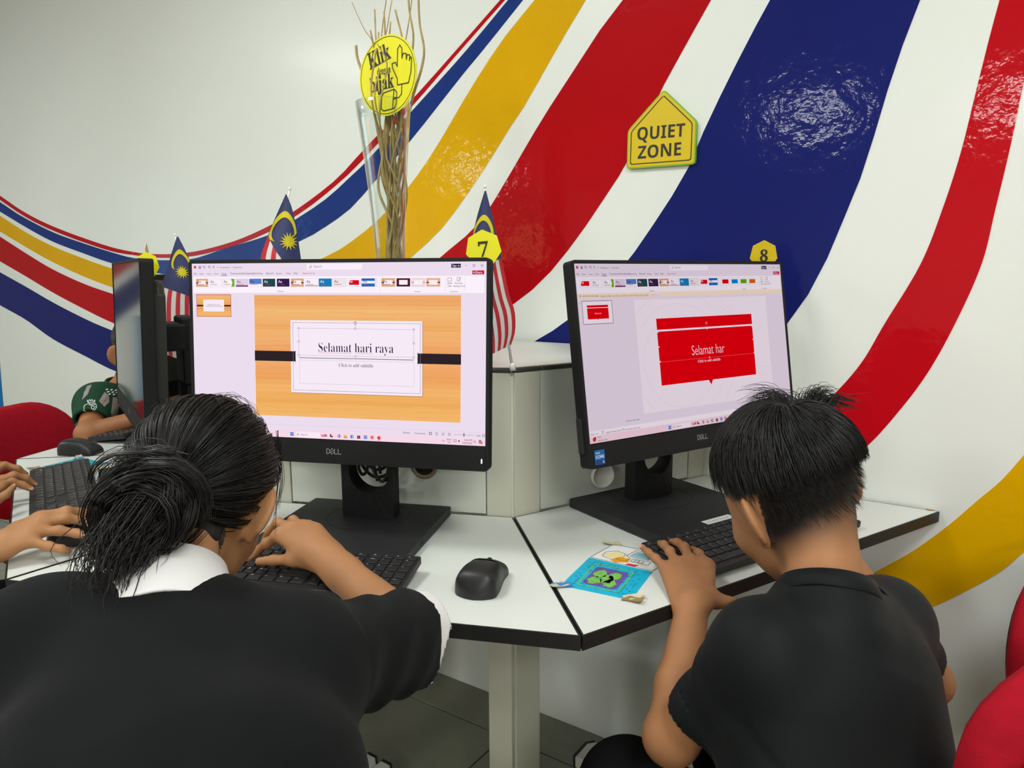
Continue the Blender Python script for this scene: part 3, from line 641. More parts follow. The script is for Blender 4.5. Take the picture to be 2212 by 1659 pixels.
def put_logo(g, x, z, w, mi=0, y=0):
    """four-letter maker's mark with a tilted E, letters drawn as strokes; local xz plane"""
    h = w * 0.30; u = w / 4.0; th = w * 0.042
    M = Matrix(((1, 0, 0, x), (0, 0, 0, y), (0, 1, 0, z), (0, 0, 0, 1)))
    M = frame((x, y, z), (1, 0, 0), (0, 0, 1), (0, -1, 0))
    def stroke(pts):
        for a, b in zip(pts, pts[1:]):
            d = Vector((b[0] - a[0], b[1] - a[1], 0)); L = d.length; d.normalize(); n = Vector((-d.y, d.x, 0)) * th / 2
            A = Vector((a[0], a[1], 0)) - d * th * .4; B = Vector((b[0], b[1], 0)) + d * th * .4
            g.add([A + n, B + n, B - n, A - n], [(0, 3, 2, 1)], mi, False, M)
    X = -w / 2
    stroke([(X, -h / 2), (X, h / 2), (X + u * .45, h / 2), (X + u * .8, h * .2), (X + u * .8, -h * .2), (X + u * .45, -h / 2), (X, -h / 2)])
    cx, cy, a = X + u * 1.42, 0, math.radians(35)
    r = lambda p: (cx + p[0] * math.cos(a) - p[1] * math.sin(a), cy + p[0] * math.sin(a) + p[1] * math.cos(a))
    for yy in (-h * .42, 0, h * .42): stroke([r((-h * .42, yy)), r((h * .42, yy))])
    stroke([r((-h * .42, -h * .42)), r((-h * .42, h * .42))])
    for k in (2, 3): stroke([(X + u * (.05 + k), h / 2), (X + u * (.05 + k), -h / 2), (X + u * (.78 + k), -h / 2)])
def hole_plate(g, w, z0, z1, cx, cz, r, y, th, mi=0, M=None, bow=0.0):
    """upright plate in xz with a round hole, thickness th behind y, front bowed forward"""
    n = 32; vs = []; ring = []
    for i in range(n):
        a = 2 * PI * (i + .5) / n; dx, dz = math.cos(a), math.sin(a)
        ts = []
        if dx > 1e-9: ts.append((w / 2 - cx) / dx)
        if dx < -1e-9: ts.append((-w / 2 - cx) / dx)
        if dz > 1e-9: ts.append((z1 - cz) / dz)
        if dz < -1e-9: ts.append((z0 - cz) / dz)
        t = min(ts); ring.append(((cx + r * dx, cz + r * dz), (cx + t * dx, cz + t * dz)))
    # snap the ray ends next to corners
    for c in ((-w / 2, z0), (w / 2, z0), (-w / 2, z1), (w / 2, z1)):
        i = min(range(n), key=lambda i: (ring[i][1][0] - c[0]) ** 2 + (ring[i][1][1] - c[1]) ** 2); ring[i] = (ring[i][0], c)
    Y = lambda x: y - bow * (1 - (2 * x / w) ** 2)
    for (a, b) in ring: vs += [(a[0], Y(a[0]), a[1]), (b[0], Y(b[0]), b[1]), (a[0], y + th, a[1]), (b[0], y + th, b[1])]
    fs = []
    for i in range(n):
        j = (i + 1) % n; I, J = 4 * i, 4 * j
        fs += [(I, I + 1, J + 1, J), (I + 2, J + 2, J + 3, I + 3), (I, J, J + 2, I + 2), (I + 1, I + 3, J + 3, J + 1)]
    g.add(vs, fs, mi, False, M)
BASEZ = 0.0185
def monitor(k, tilt, zc, label, page, sticker, yd=0.200, x0=0.0):
    t = thing('monitor', label, 'monitor', DM[k], 'all-in-one monitors on the desk cluster')
    S = T3(x0, -yd, zc) @ RX(-math.radians(tilt))           # screen centre; x right, z up, front is -y
    # housing with a rounded outline, deeper in the middle of the back
    F = S @ RX(PI / 2)                                      # page plane: x right, y up, z towards the viewer
    if 'case' not in UI:
        g = G(); prof = rrect(0.5388, 0.3446, 0.007, 4, 0, -0.018)
        g.prism(prof, -0.0235, -0.0012, 0, None, 0.002)
        g.prism(rrect(0.47, 0.255, 0.03, 5, 0, -0.012), -0.046, -0.022, 1, None, 0.010)
        g.prism(rrect(0.24, 0.20, 0.02, 5, 0, -0.02), -0.056, -0.044, 1, None, 0.006)
        UI['case'] = g.mesh('housing', [m_case, m_back])
        g = G(); g.ring(rrect(0.5388, 0.3446, 0.007, 4, 0, -0.018), rrect(0.528, 0.2975 + 0.037, 0.001, 4, 0, -0.0185), -0.0015, 0.0012); UI['rim'] = g.mesh('bezel', [m_case])
        g = G(); g.box((0, -0.1690, -0.0004), (0.527, 0.0375, 0.002), 0, None, 0.0006); UI['chin'] = g.mesh('chin', [m_case])
        g = G(); g.box((0.2577, -0.1735, 0.0008), (0.0022, 0.0075, 0.0006), 0, None); UI['led'] = g.mesh('power_light', [m_led])
        g = G(); put_logo(g, 0, 0, 0.0275); UI['logo'] = g.mesh('logo', [m_logo])
        g = G(); g.box((-0.2715, -0.135, -0.013), (0.005, 0.058, 0.012), 0, None, 0.001)
        for i in range(4): g.box((-0.2738, -0.115 - i * 0.013, -0.012), (0.0008, 0.008, 0.005), 0)
        UI['ports'] = g.mesh('side_ports', [m_case2])
        for nm in ('glass',):
            g = G(); g.add([(-SWm / 2, -SHm / 2, 0), (SWm / 2, -SHm / 2, 0), (SWm / 2, SHm / 2, 0), (-SWm / 2, SHm / 2, 0)], [(0, 1, 2, 3)]); UI['glass'] = g.mesh('screen', [m_off])
        g = G()
        hole_plate(g, 0.102, BASEZ - 0.001, 0.225, 0.006, 0.106, 0.039, -0.099, 0.030, 0, T3(0.009, 0, 0), 0.010)
        g.box((0.009, -0.086, 0.30), (0.098, 0.034, 0.152), 0, None, 0.006)
        UI['neck'] = g.mesh('stand_neck', [m_case])
        g = G(); g.box((0.006, -0.116, 0.325), (0.11, 0.052, 0.06), 0, None, 0.006); UI['head'] = g.mesh('tilt_head', [m_case])
        g = G(); g.prism(rrect(0.286, 0.261, 0.004, 3, 0.002, -0.1435), 0.0015, BASEZ, 0, None, 0.0018); UI['base'] = g.mesh('stand_base', [m_case2])
        g = G(); g.lathe([(0.0755, BASEZ - .0002), (0.0755, BASEZ + 0.0003), (0.0768, BASEZ + 0.0003), (0.0768, BASEZ - .0002)], 48, 0, T3(0.009, -0.098, 0)); UI['swivel'] = g.mesh('swivel_ring', [m_case])
        g = G(); g.box((0.1452, -0.19, 0.010), (0.0006, 0.012, 0.006), 0); UI['slot'] = g.mesh('lock_slot', [m_dark])
    def part(nm, key, M, parent=t): return link(bpy.data.objects.new(nm, UI[key]), parent, M)
    part('housing', 'case', F); part('bezel', 'rim', F)
    ch = part('chin', 'chin', F); part('logo', 'logo', T3(0, -0.1690, 0.0009) @ RX(-PI / 2), ch); part('power_light', 'led', Matrix(), ch)
    part('side_ports', 'ports', F)
    sc = part('screen', 'glass', F)
    if page:
        for v in page.g.v: pass
        o = page.g.obj('screen_picture', page.mats, sc, T3(0, 0, 0.00005))
    part('stand_neck', 'neck', Matrix()); part('tilt_head', 'head', T3(0, 0, zc - 0.336))
    b = part('stand_base', 'base', Matrix()); part('swivel_ring', 'swivel', Matrix(), b); part('lock_slot', 'slot', Matrix(), b)
    if sticker:
        g = G(); g.prism(rrect(0.0215, 0.0245, 0.001, 2), 0, 0.0004, 0)
        g.add([(-.0107, -.0122, .00045), (.0107, -.0122, .00045), (.0107, -.004, .00045), (-.0107, -.004, .00045)], [(0, 1, 2, 3)], 2)
        put_text(g, 'intel', -0.008, 0.0062, w=0.0085, mi=1, z=0.0006); put_text(g, 'CORE', -0.0088, -0.0012, w=0.0178, mi=1, z=0.0006, offset=0.012); put_text(g, 'i5', 0.0055, -0.0100, h=0.004, mi=1, z=0.0006)
        s = g.obj('processor_sticker', [mat('blue sticker', lin(16, 92, 170), rough=.4), mat('sticker white', lin(235, 240, 245), rough=.5), mat('sticker deep blue', lin(10, 60, 130), rough=.4)], t, F @ T3(-0.2465, -0.1725, 0.0012)); s['label'] = 'small blue processor sticker on the lower left of the bezel'
    return t
monitor(0, 9.05, 0.3355, 'black monitor whose lit screen shows a red slide reading Selamat har, with a blue sticker', page_red(), True, 0.2036)
monitor(1, 4.15, 0.3378, 'black monitor whose lit screen shows a wood-pattern slide reading Selamat hari raya', page_wood(), False, 0.1971)
monitor(2, 2.4, 0.343, 'black monitor seen edge-on with its dark screen turned to the left', None, False, 0.205, 0.018)
monitor(3, 2.0, 0.314, 'black monitor seen from behind, in the gap beside the switched-off one', None, False, 0.200)
# cable bundle behind the stand hole of the wood-slide monitor
m_cable = mat('black cable', (0.012, 0.012, 0.012), rough=.4)
cb = thing('cable_bundle', 'loops of black cable hanging in the stand hole of the wood-slide monitor', 'cable', DM[1] @ T3(0.012, -0.06, 0.0))
g = G()
for pts in ([(-.03, .012, .145), (-.036, .010, .11), (-.02, .012, .085), (.0, .010, .08), (.02, .012, .09), (.03, .010, .115), (.02, .012, .14)], [(-.02, .014, .15), (-.03, .014, .12), (-.012, .014, .095), (.012, .014, .10), (.02, .014, .13)], [(-.034, .016, .12), (-.01, .016, .105), (.014, .016, .118), (.034, .016, .105)], [(-.01, .018, .15), (-.016, .018, .12), (-.006, .018, .07)], [(.02, .018, .15), (.024, .018, .12), (.012, .018, .07)], [(-.052, .004, .17), (-.046, 0, .138), (-.022, -.004, .122), (-.016, -.006, .10), (-.026, -.006, .088), (-.034, -.004, .104), (-.018, -.002, .124), (.006, 0, .132)],
            [(.004, 0, .15), (-.006, -.004, .118), (.002, -.008, .088), (.016, -.008, .078), (.026, -.006, .10), (.022, -.002, .128), (.012, 0, .145)],
            [(.006, 0, .15), (.008, -.004, .12), (.010, -.006, .092)], [(-.03, .004, .16), (-.004, -.002, .134), (.024, .002, .124)], [(.03, .004, .16), (.012, -.002, .132), (-.02, .0, .126)]):
    g.tube(crom(pts, 6), 0.0031, 7)
g.obj('cables', m_cable, cb)
g = G(); g.tube([(-.006, 0, .134), (.010, -.001, .130)], 0.009, 10); g.obj('cable_tie', m_case2, cb)
# ------------------------------------------------------------------ keyboards
m_kb = mat('keyboard body', (0.012, 0.012, 0.013), rough=0.5)
m_key = mat('keycap', (0.016, 0.016, 0.017), rough=0.45, bump=0.03, bscale=1200)
m_leg = mat('key lettering', lin(175, 178, 180), rough=.6)
U = 0.01905; KP = 0.0186
def key_rows():
    R = []                                   # x centre (units from left), row, width u, height f, legend
    x0 = 0
    f = ['Esc', 'F1', 'F2', 'F3', 'F4', 'F5', 'F6', 'F7', 'F8', 'F9', 'F10', 'F11', 'F12']
    w = 15 / 13
    for i, t in enumerate(f): R.append((w * (i + .5), 5, w, t))
    for i, t in enumerate(['Prt', 'Scr', 'Brk']): R.append((15.25 + i + .5, 5, 1, t))
    for i, t in enumerate(['x', '+', '-', '=']): R.append((18.5 + i + .5, 5, 1, t))
    for i, t in enumerate('`1234567890-='): R.append((i + .5, 4, 1, t))
    R.append((14, 4, 2, '<'))
    R.append((.75, 3, 1.5, 'Tab'))
    for i, t in enumerate('QWERTYUIOP[]'): R.append((1.5 + i + .5, 3, 1, t))
    R.append((14.25, 3, 1.5, '\\'))
    R.append((.875, 2, 1.75, 'Caps'))
    for i, t in enumerate("ASDFGHJKL;'"): R.append((1.75 + i + .5, 2, 1, t))
    R.append((13.875, 2, 2.25, 'Enter'))
    R.append((1.125, 1, 2.25, 'Shift'))
    for i, t in enumerate('ZXCVBNM,./'): R.append((2.25 + i + .5, 1, 1, t))
    R.append((13.625, 1, 2.75, 'Shift'))
    x = 0
    for wd, t in ((1.25, 'Ctrl'), (1.25, '#'), (1.25, 'Alt'), (6.25, ''), (1.25, 'Alt'), (1.25, 'Fn'), (1.25, '='), (1.25, 'Ctrl')): R.append((x + wd / 2, 0, wd, t)); x += wd
    for i, t in enumerate(['Ins', 'Hm', 'Up']): R.append((15.25 + i + .5, 4, 1, t))
    for i, t in enumerate(['Del', 'End', 'Dn']): R.append((15.25 + i + .5, 3, 1, t))
    R.append((16.75, 1, 1, '^'))
    for i, t in enumerate('<v>'): R.append((15.25 + i + .5, 0, 1, t))
    for i, t in enumerate(['Num', '/', '*', '-']): R.append((18.5 + i + .5, 4, 1, t))
    for r, row in ((3, '789'), (2, '456'), (1, '123')):
        for i, t in enumerate(row): R.append((18.5 + i + .5, r, 1, t))
    R.append((22, 3, 1, '+')); R.append((22, 2, 1, '')); R.append((22, 1, 1, 'Ent')); R.append((19.5, 0, 2, '0')); R.append((21, 0, 1, '.')); R.append((22, 0, 1, ''))
    return R
KROWS = key_rows(); KBW, KBD = 0.434, 0.1216
KEYME = {}
def keyboard(k, xc, yc, rot, label):
    t = thing('keyboard', label, 'keyboard', DM[k] @ T3(xc, yc, 0) @ RZ(rot) @ T3(0, 0, 0), 'keyboards on the desk cluster')
    tilt = math.atan2(0.0125, KBD)
    S = T3(0, -KBD / 2, 0.0075) @ RX(tilt)                # origin at front edge, y to the rear
    if 'body' not in KEYME:
        g = G(); g.prism(rrect(KBW, KBD, 0.004, 3, 0, KBD / 2), -0.004, 0.008, 0, None, 0.0015); KEYME['body'] = g.mesh('body', [m_kb])
        g = G(); g.box((-0.17, KBD - 0.012, -0.012), (0.05, 0.012, 0.018), 0, None, 0.002); KEYME['foot'] = g.mesh('foot', [m_kb])
        g = G()
        for (x, r, w, tx) in KROWS:
            kx = (x - 11.25) * U; h = 0.0115 if r == 5 else KP; ky = 0.0105 + r * KP + h / 2
            if tx and tx != '#': put_text(g, tx, kx - w * U / 2 + 0.0042, ky + h / 2 - (0.0065 if r < 5 else 0.0062), h=0.0024 if len(tx) > 1 else 0.0032, mi=0, z=0.01085, res=1, offset=0.008)
            if tx == '#':
                for i in (0, 1):
                    for j in (0, 1): g.box((kx - .004 + i * .0026, ky + .0026 + j * .0026, 0.0108), (.0022, .0022, .0001))
        KEYME['legend'] = g.mesh('key_lettering', [m_leg])
    link(bpy.data.objects.new('body', KEYME['body']), t, S)
    link(bpy.data.objects.new('foot', KEYME['foot']), t, S); link(bpy.data.objects.new('foot', KEYME['foot']), t, S @ T3(0.34, 0, 0))
    for (x, r, w, tx) in KROWS:
        h = 0.0115 if r == 5 else KP; ky = 0.0105 + r * KP + h / 2
        kk = (round(w, 3), r == 5)
        if kk not in KEYME:
            a, b = w * U - 0.0026, h - 0.0026
            vs = []
            for z, e in ((0.006, 0), (0.0096, 0.0004), (0.0104, 0.0012)):
                vs += [(p[0], p[1], z) for p in rrect(a - 2 * e, b - 2 * e, 0.0012, 1)]
            n = 8; fs = [(l * n + i, l * n + (i + 1) % n, (l + 1) * n + (i + 1) % n, (l + 1) * n + i) for l in (0, 1) for i in range(n)] + [tuple(range(2 * n, 3 * n))]
            g = G(); g.add(vs, fs); KEYME[kk] = g.mesh('key', [m_key])
        link(bpy.data.objects.new('key', KEYME[kk]), t, S @ T3((x - 11.25) * U, ky, 0))
    o = link(bpy.data.objects.new('key_lettering', KEYME['legend']), t, S)
    return t
keyboard(0, 0.010, -0.3505, 0.0, 'black keyboard under the left hand of the boy in the black shirt')
keyboard(1, -0.0375, -0.350, 0.010, 'black keyboard under the hand of the person with the hair bun')
keyboard(2, -0.011, -0.347, 0.0, 'black keyboard at the left in front of the switched-off screen')
keyboard(3, 0.040, -0.335, 0.0, 'black keyboard seen end-on beneath the switched-off monitor')

# ------------------------------------------------------------------ mice
m_mouse = mat('mouse matt shell', (0.013, 0.013, 0.014), rough=0.42)
m_mouse2 = mat('mouse button shell', (0.020, 0.020, 0.021), rough=0.5)
MME = {}
def mouse_mesh():
    L, W, H = 0.108, 0.064, 0.0385
    def hz(u):      # height profile rear (u=0) to front (u=1)
        return H * (0.30 + 0.70 * math.sin(PI * min(1, 0.30 + 0.70 * (1 - u) ** 0.9) ** 1.0)) if False else H * max(0.34, (1 - ((u - 0.36) / 0.78) ** 2))
    def wd(u): return W / 2 * (0.93 + 0.07 * math.cos(2 * PI * (u - 0.25)))
    def sect(u, inset_=0.0, sh=0.0):
        row = []; n = 18; y = (u - 0.5) * L
        e = 1.0
        if u < 0.14: e = math.sqrt(max(0, 1 - ((0.14 - u) / 0.14) ** 2)) * .75 + .25 * (u / .14)
        if u > 0.90: e = math.sqrt(max(0, 1 - ((u - 0.90) / 0.10) ** 2)) * .5 + .5
        for j in range(n + 1):
            a = PI * j / n; c, s = math.cos(a), math.sin(a)
            x = -wd(u) * e * math.copysign(abs(c) ** 0.55, c); z = hz(u) * (e * .9 + .1) * abs(s) ** 0.6
            row.append((x * (1 - inset_), y, z + 0.001 + sh))
        return row
    g = G(); us = [0.0, .012, .03, .06, .1, .15, .2, .27, .34, .42, .5, .58, .66, .74, .82, .89, .94, .97, .99, 1.0]
    P = [sect(u) for u in us]; g.grid(P, 0, True)
    g.add(P[0], [tuple(range(len(P[0])))]); g.add(P[-1], [tuple(range(len(P[-1])))[::-1]]); 
    body = g.mesh('shell', [m_mouse])
    g = G(); P = [[(p[0], p[1] + (0.012 * (1 - (2 * j / 14 - 1) ** 2) * (1 - i / 9) - 0.010 * (1 - i / 9)), p[2]) for j, p in enumerate(sect(0.60 + 0.395 * i / 9, -0.006, 0.0009)[2:17])] for i in range(10)]; g.grid(P, 0, True)
    btn = g.mesh('button_panel', [m_mouse2])
    g = G(); g.lathe([(0.0, -0.003), (0.0085, -0.003), (0.0095, -0.0015), (0.0095, 0.0015), (0.0085, 0.003), (0, 0.003)], 20, 0, T3(0, 0.034, 0.0205) @ RY(PI / 2)); wheel = g.mesh('scroll_wheel', [mat('wheel rubber', (.006, .006, .006), rough=.7)])
    return body, btn, wheel
MME = mouse_mesh()
def mouse(k, x, y, rot, label):
    t = thing('mouse', label, 'mouse', DM[k] @ T3(x, y, 0) @ RZ(rot), 'computer mice on the desk cluster')
    for nm, me in zip(('shell', 'button_panel', 'scroll_wheel'), MME): link(bpy.data.objects.new(nm, me), t)
    return t
mouse(1, 0.284, -0.313, math.radians(-3), 'black mouse standing free on the white desk right of the keyboard')
mouse(0, 0.345, -0.262, math.radians(-8), 'black mouse mostly hidden behind the head of the boy in the black shirt')
mouse(2, 0.318, -0.330, math.radians(2), 'black mouse under the hand that reaches in at the left')
mouse(3, 0.366, -0.322, math.radians(4), 'black mouse beside the red chair at the far left')

# ------------------------------------------------------------------ laminated cards taped to the desks
m_cyan = mat('cyan card', lin(28, 180, 216), rough=.3, coat=.3)
m_purple = mat('purple print', lin(104, 84, 160), rough=.4)
m_green = mat('green print', lin(120, 190, 84), rough=.4)
m_ink = mat('ink black', (0.02, 0.02, 0.03), rough=.6)
m_cardw = mat('card white', lin(236, 238, 236), rough=.35)
m_orange = mat('orange print', lin(236, 160, 30), rough=.4)
m_cream = mat('cream print', lin(240, 222, 150), rough=.4)
m_sky = mat('pale blue print', lin(150, 206, 222), rough=.4)
m_tape = mat('aged tape', lin(206, 200, 170), rough=.3)
m_tape2 = mat('brown curled tape', lin(150, 128, 84), rough=.4)
m_redp = mat('red print', lin(205, 60, 80), rough=.4)
m_bluet = mat('blue tape', lin(60, 130, 200), rough=.3)
def card(k, corners, label):
    """corners of the sheet in desk coordinates: pic-left, pic-right(far), blue far-left, blue far-right, blue near-right, blue near-left"""
    t = thing('taped_card', label, 'card', DM[k])
    pl, pr, bl, br, nr, nl = [Vector((*c, 0)) for c in corners]
    def quad(A, B, C, D, u0, v0, u1, v1, z):
        f = lambda u, v: A.lerp(B, u).lerp(D.lerp(C, u), v) + Vector((0, 0, z))
        return [f(u0, v0), f(u1, v0), f(u1, v1), f(u0, v1)]
    def slab(g, q, th, mi=0): 
        g.add(q + [p - Vector((0, 0, th)) for p in q], [(0, 1, 2, 3), (0, 4, 5, 1), (1, 5, 6, 2), (2, 6, 7, 3), (3, 7, 4, 0)], mi)
    # picture panel: pl (far left), pr (far right), br2, bl2
    A, B, C, D = pl, pr, br, bl
    g = G(); slab(g, quad(A, B, C, D, 0, 0, 1, 1, 0.0008), 0.0006, 0); pp = g.obj('picture_panel', m_cardw, t)
    f = lambda u, v, z=0.001: A.lerp(B, u).lerp(D.lerp(C, u), v) + Vector((0, 0, z))
    def shape(uv, m, nm, z=0.0010): g = G(); g.add([f(u, v, z) for u, v in uv], [tuple(range(len(uv)))]); return g.obj(nm, m, pp)
    def outline(uv, w=0.0009, z=0.0012):
        g = G(); P = [f(u, v, z) for u, v in uv]
        for a, b in zip(P, P[1:]):
            d = (b - a).normalized(); n = Vector((-d.y, d.x, 0)) * w / 2; g.add([a + n, a - n, b - n, b + n], [(0, 1, 2, 3)])
        return g
    g = outline([(0.01, 0.02), (.99, .02), (.99, .97), (0.01, .97), (0.01, .02)])
    for uv in ([(.42, .12), (.78, .12), (.74, .52), (.40, .50), (.42, .12)], [(.46, .17), (.46, .47)], [(.55, .60), (.82, .58), (.84, .74), (.56, .76), (.55, .60)], [(.60, .60), (.61, .75)], [(.66, .6), (.67, .75)], [(.72, .59), (.74, .75)], [(.08, .55), (.2, .36), (.36, .42), (.4, .62), (.3, .86), (.12, .78), (.08, .55)], [(.4, .5), (.52, .62), (.5, .78), (.36, .8)]):
        q = outline(uv); g.add(q.v, q.f)
    shape([(.48, .17), (.76, .17), (.73, .48), (.46, .47)], m_sky, 'printed_shape')
    shape([(.12, .6), (.22, .42), (.36, .46), (.38, .62), (.28, .8), (.14, .74)], m_cream, 'printed_shape', 0.00095)
    shape([(.34, .66), (.5, .62), (.56, .82), (.4, .96), (.3, .9)], m_orange, 'printed_shape', 0.00105)
    shape([(.58, .86), (.74, .84), (.72, .96), (.56, .98)], m_redp, 'printed_shape', 0.00105)
    g.obj('printed_lines', m_ink, pp)
    # blue panel
    A, B, C, D = bl, br, nr, nl
    g = G(); slab(g, quad(A, B, C, D, 0, 0, 1, 1, 0.0008), 0.0006, 0); bp = g.obj('blue_panel', m_cyan, t)
    f2 = lambda u, v, z=0.001: A.lerp(B, u).lerp(D.lerp(C, u), v) + Vector((0, 0, z))
    rr = [(0.5 + p[0], 0.5 + p[1]) for p in rrect(0.50, 0.60, 0.07, 4, -0.02, 0.02)]
    g = G(); g.add([f2(u, v, .0010) for u, v in rr], [tuple(range(len(rr)))]); g.obj('purple_patch', m_purple, bp)
    r = random.Random(11 + k)
    g = G()
    for cu, cv in ((.36, .44), (.36, .66), (.58, .42), (.58, .66), (.5, .56)):
        n = 18; P = [(cu + (.075 + .03 * r.random()) * math.cos(2 * PI * i / n), cv + (.10 + .05 * r.random()) * math.sin(2 * PI * i / n)) for i in range(n)]
        g.add([f2(u, v, .00115) for u, v in P], [tuple(range(n))])
    g.obj('green_blots', m_green, bp)
    g = G()
    loop = [(0.5 + p[0] * (1 + .03 * math.sin(9 * i)), 0.5 + p[1] * (1 + .04 * math.cos(7 * i))) for i, p in enumerate(rrect(0.60, 0.74, 0.08, 5, -0.02, 0.02))]
    for a, b in zip(loop, loop[1:] + loop[:1]):
        a, b = f2(*a, .0011), f2(*b, .0011); d = (b - a).normalized(); n = Vector((-d.y, d.x, 0)) * .0011; g.add([a + n, a - n, b - n, b + n], [(0, 1, 2, 3)])
    g.obj('green_outline', m_green, bp)
    g = G()                                       # lines of small illegible print, slanting across the patch
    for i in range(15):
        v = .12 + .055 * i
        for j in range(16):
            u = .06 + .055 * j + .01 * r.random()
            if .22 < u < .75 and .2 < v < .85 and r.random() < .45: continue
            if r.random() < .55: continue
            a, b = f2(u, v, .0013), f2(u + .03, v - .012, .0013); d = (b - a).normalized(); n = Vector((-d.y, d.x, 0)) * .0005; g.add([a + n, a - n, b - n, b + n], [(0, 1, 2, 3)])
    g.obj('small_print', m_ink, bp)
    # tape at the corners, with curled ends
    def tape(c, d, m, nm='tape', curl=True):
        d = Vector((*d, 0)).normalized(); n = Vector((-d.y, d.x, 0)); g = G(); rows = []
        for i in range(7):
            s = i / 6; w = 0.009 * (1 - .25 * s); z = 0.0016 + (0.006 * max(0, s - .55) ** 1.2 if curl else 0); wob = .0015 * math.sin(5 * s)
            rows.append([c + d * (0.03 * s - 0.012) + n * (w * q + wob) + Vector((0, 0, z + .0015 * abs(q) * s)) for q in (-1, -.3, .3, 1)])
        g.grid(rows, 0, False); g.grid([[p - Vector((0, 0, .0004)) for p in R_] for R_ in rows], 0, False); g.obj(nm, m, t)
    tape(nl, (-1, -.25), m_tape); tape(nl + Vector((.004, -.003, 0)), (-.9, .3), m_bluet, 'tape', False); tape(nr, (.5, -1), m_tape2); tape(nr + Vector((.006, .004, 0)), (1, -.3), m_tape); tape(pl, (-1, .4), m_tape)
    return t
def card_corners(k, px): return [tuple((DM[k].inverted() @ atz(u, v, HT))[:2]) for u, v in px]

CC = card_corners(0, ((1326, 1175.5), (1461, 1204), (1273, 1205), (1409, 1236), (1363, 1297), (1211, 1265)))
CC[2], CC[3] = CC[2], CC[3]
card(0, CC, 'laminated card with a computer drawing and cyan panel taped near the front desk seam')
card(2, [(c[0] + 0.012, c[1]) for c in CC], 'laminated cyan card half hidden behind the keyboard at the left')
# written label on the stand base of the red-slide monitor
g = G(); lm = frame((0, 0, 0), (1, 0, 0), (0, 1, 0), (0, 0, 1))
L4 = [DM[0].inverted() @ atz(u, v, HT + BASEZ + .0004) for u, v in ((1508, 1131), (1568, 1113), (1575, 1120), (1520, 1136))]
c0 = (L4[0] + L4[1] + L4[2] + L4[3]) / 4
bl_ = thing('paper_label', 'small white handwritten paper label on the stand base behind the keyboard', 'label', DM[0] @ T3(c0.x, c0.y, BASEZ))
g = G(); g.box((0.012, 0, 0.0004), (0.072, 0.020, 0.0004), 0, RZ(0)); g.obj('paper', m_cardw, bl_)
g = G(); r = random.Random(4)
for i in range(9):
    x = -0.018 + i * 0.0065; g.tube([(x, -.004 + .002 * r.random(), .0008), (x + .003, .004, .0008), (x + .004 * r.random(), -.002, .0008)], 0.0003, 4)
g.obj('pen_strokes', m_ink, bl_)
# ------------------------------------------------------------------ yellow sign on the mural wall
m_yel = mat('yellow sign face', lin(214, 186, 0), rough=.4, var=.03, vscale=20)
m_signg = mat('green sign edge', lin(128, 180, 40), rough=.45)
m_blk = mat('sign black', (0.018, 0.016, 0.014), rough=.5)
def rounded(poly, r, n=4):
    out = []; N = len(poly)
    for i in range(N):
        p0, p, p2 = Vector(poly[i - 1]), Vector(poly[i]), Vector(poly[(i + 1) % N])
        a = (p0 - p).normalized(); b = (p2 - p).normalized(); d = min(r, (p0 - p).length * .4, (p2 - p).length * .4)
        A, B = p + a * d, p + b * d
        for k in range(n + 1): t = k / n; q = A * (1 - t) ** 2 + p * 2 * t * (1 - t) + B * t * t; out.append((q.x, q.y))
    return out
pent = [(-0.6806, 1.6420), (-0.6023, 1.5658), (-0.6031, 1.4735), (-0.7684, 1.4765), (-0.7676, 1.5626)]
ctr = (-0.686, 1.545)
pl_ = [(a - ctr[0], b - ctr[1]) for a, b in pent]
sg = thing('wall_sign', 'yellow house-shaped sign reading QUIET ZONE on the mural wall', 'sign', WM @ T3(ctr[0], ctr[1], 0.010))
outer = rounded(pl_, 0.008)
g = G(); g.prism(outer, -0.0088, 0.0, 0, None, 0.0008); g.obj('board', m_signg, sg)
face = rounded(inset(pl_, 0.0028), 0.007); g = G(); g.prism(face, 0.0, 0.0006, 0); g.obj('face', m_yel, sg)
b1 = rounded(inset(pl_, 0.0085), 0.006); b2 = rounded(inset(pl_, 0.0107), 0.005)
g = G(); g.ring(b1, b2, 0.0006, 0.0009); g.obj('black_border', m_blk, sg)
g = G()
put_text(g, sbold('QUIET'), -0.743 - ctr[0], 1.5385 - ctr[1], w=0.1145, h=0.0285, z=0.0010, rot=-0.028, offset=0.0)
put_text(g, sbold('ZONE'), -0.7405 - ctr[0], 1.4968 - ctr[1], w=0.1045, h=0.0285, z=0.0010, rot=-0.010, offset=0.0)
g.obj('lettering', m_blk, sg)
for x, y in ((-0.6815, 1.6255), (-0.688, 1.4865)):
    g = G(); g.lathe([(0, .0022), (.0014, .0018), (.002, .0006)], 10, 0, T3(x - ctr[0], y - ctr[1], 0)); g.obj('screw', m_yel, sg)

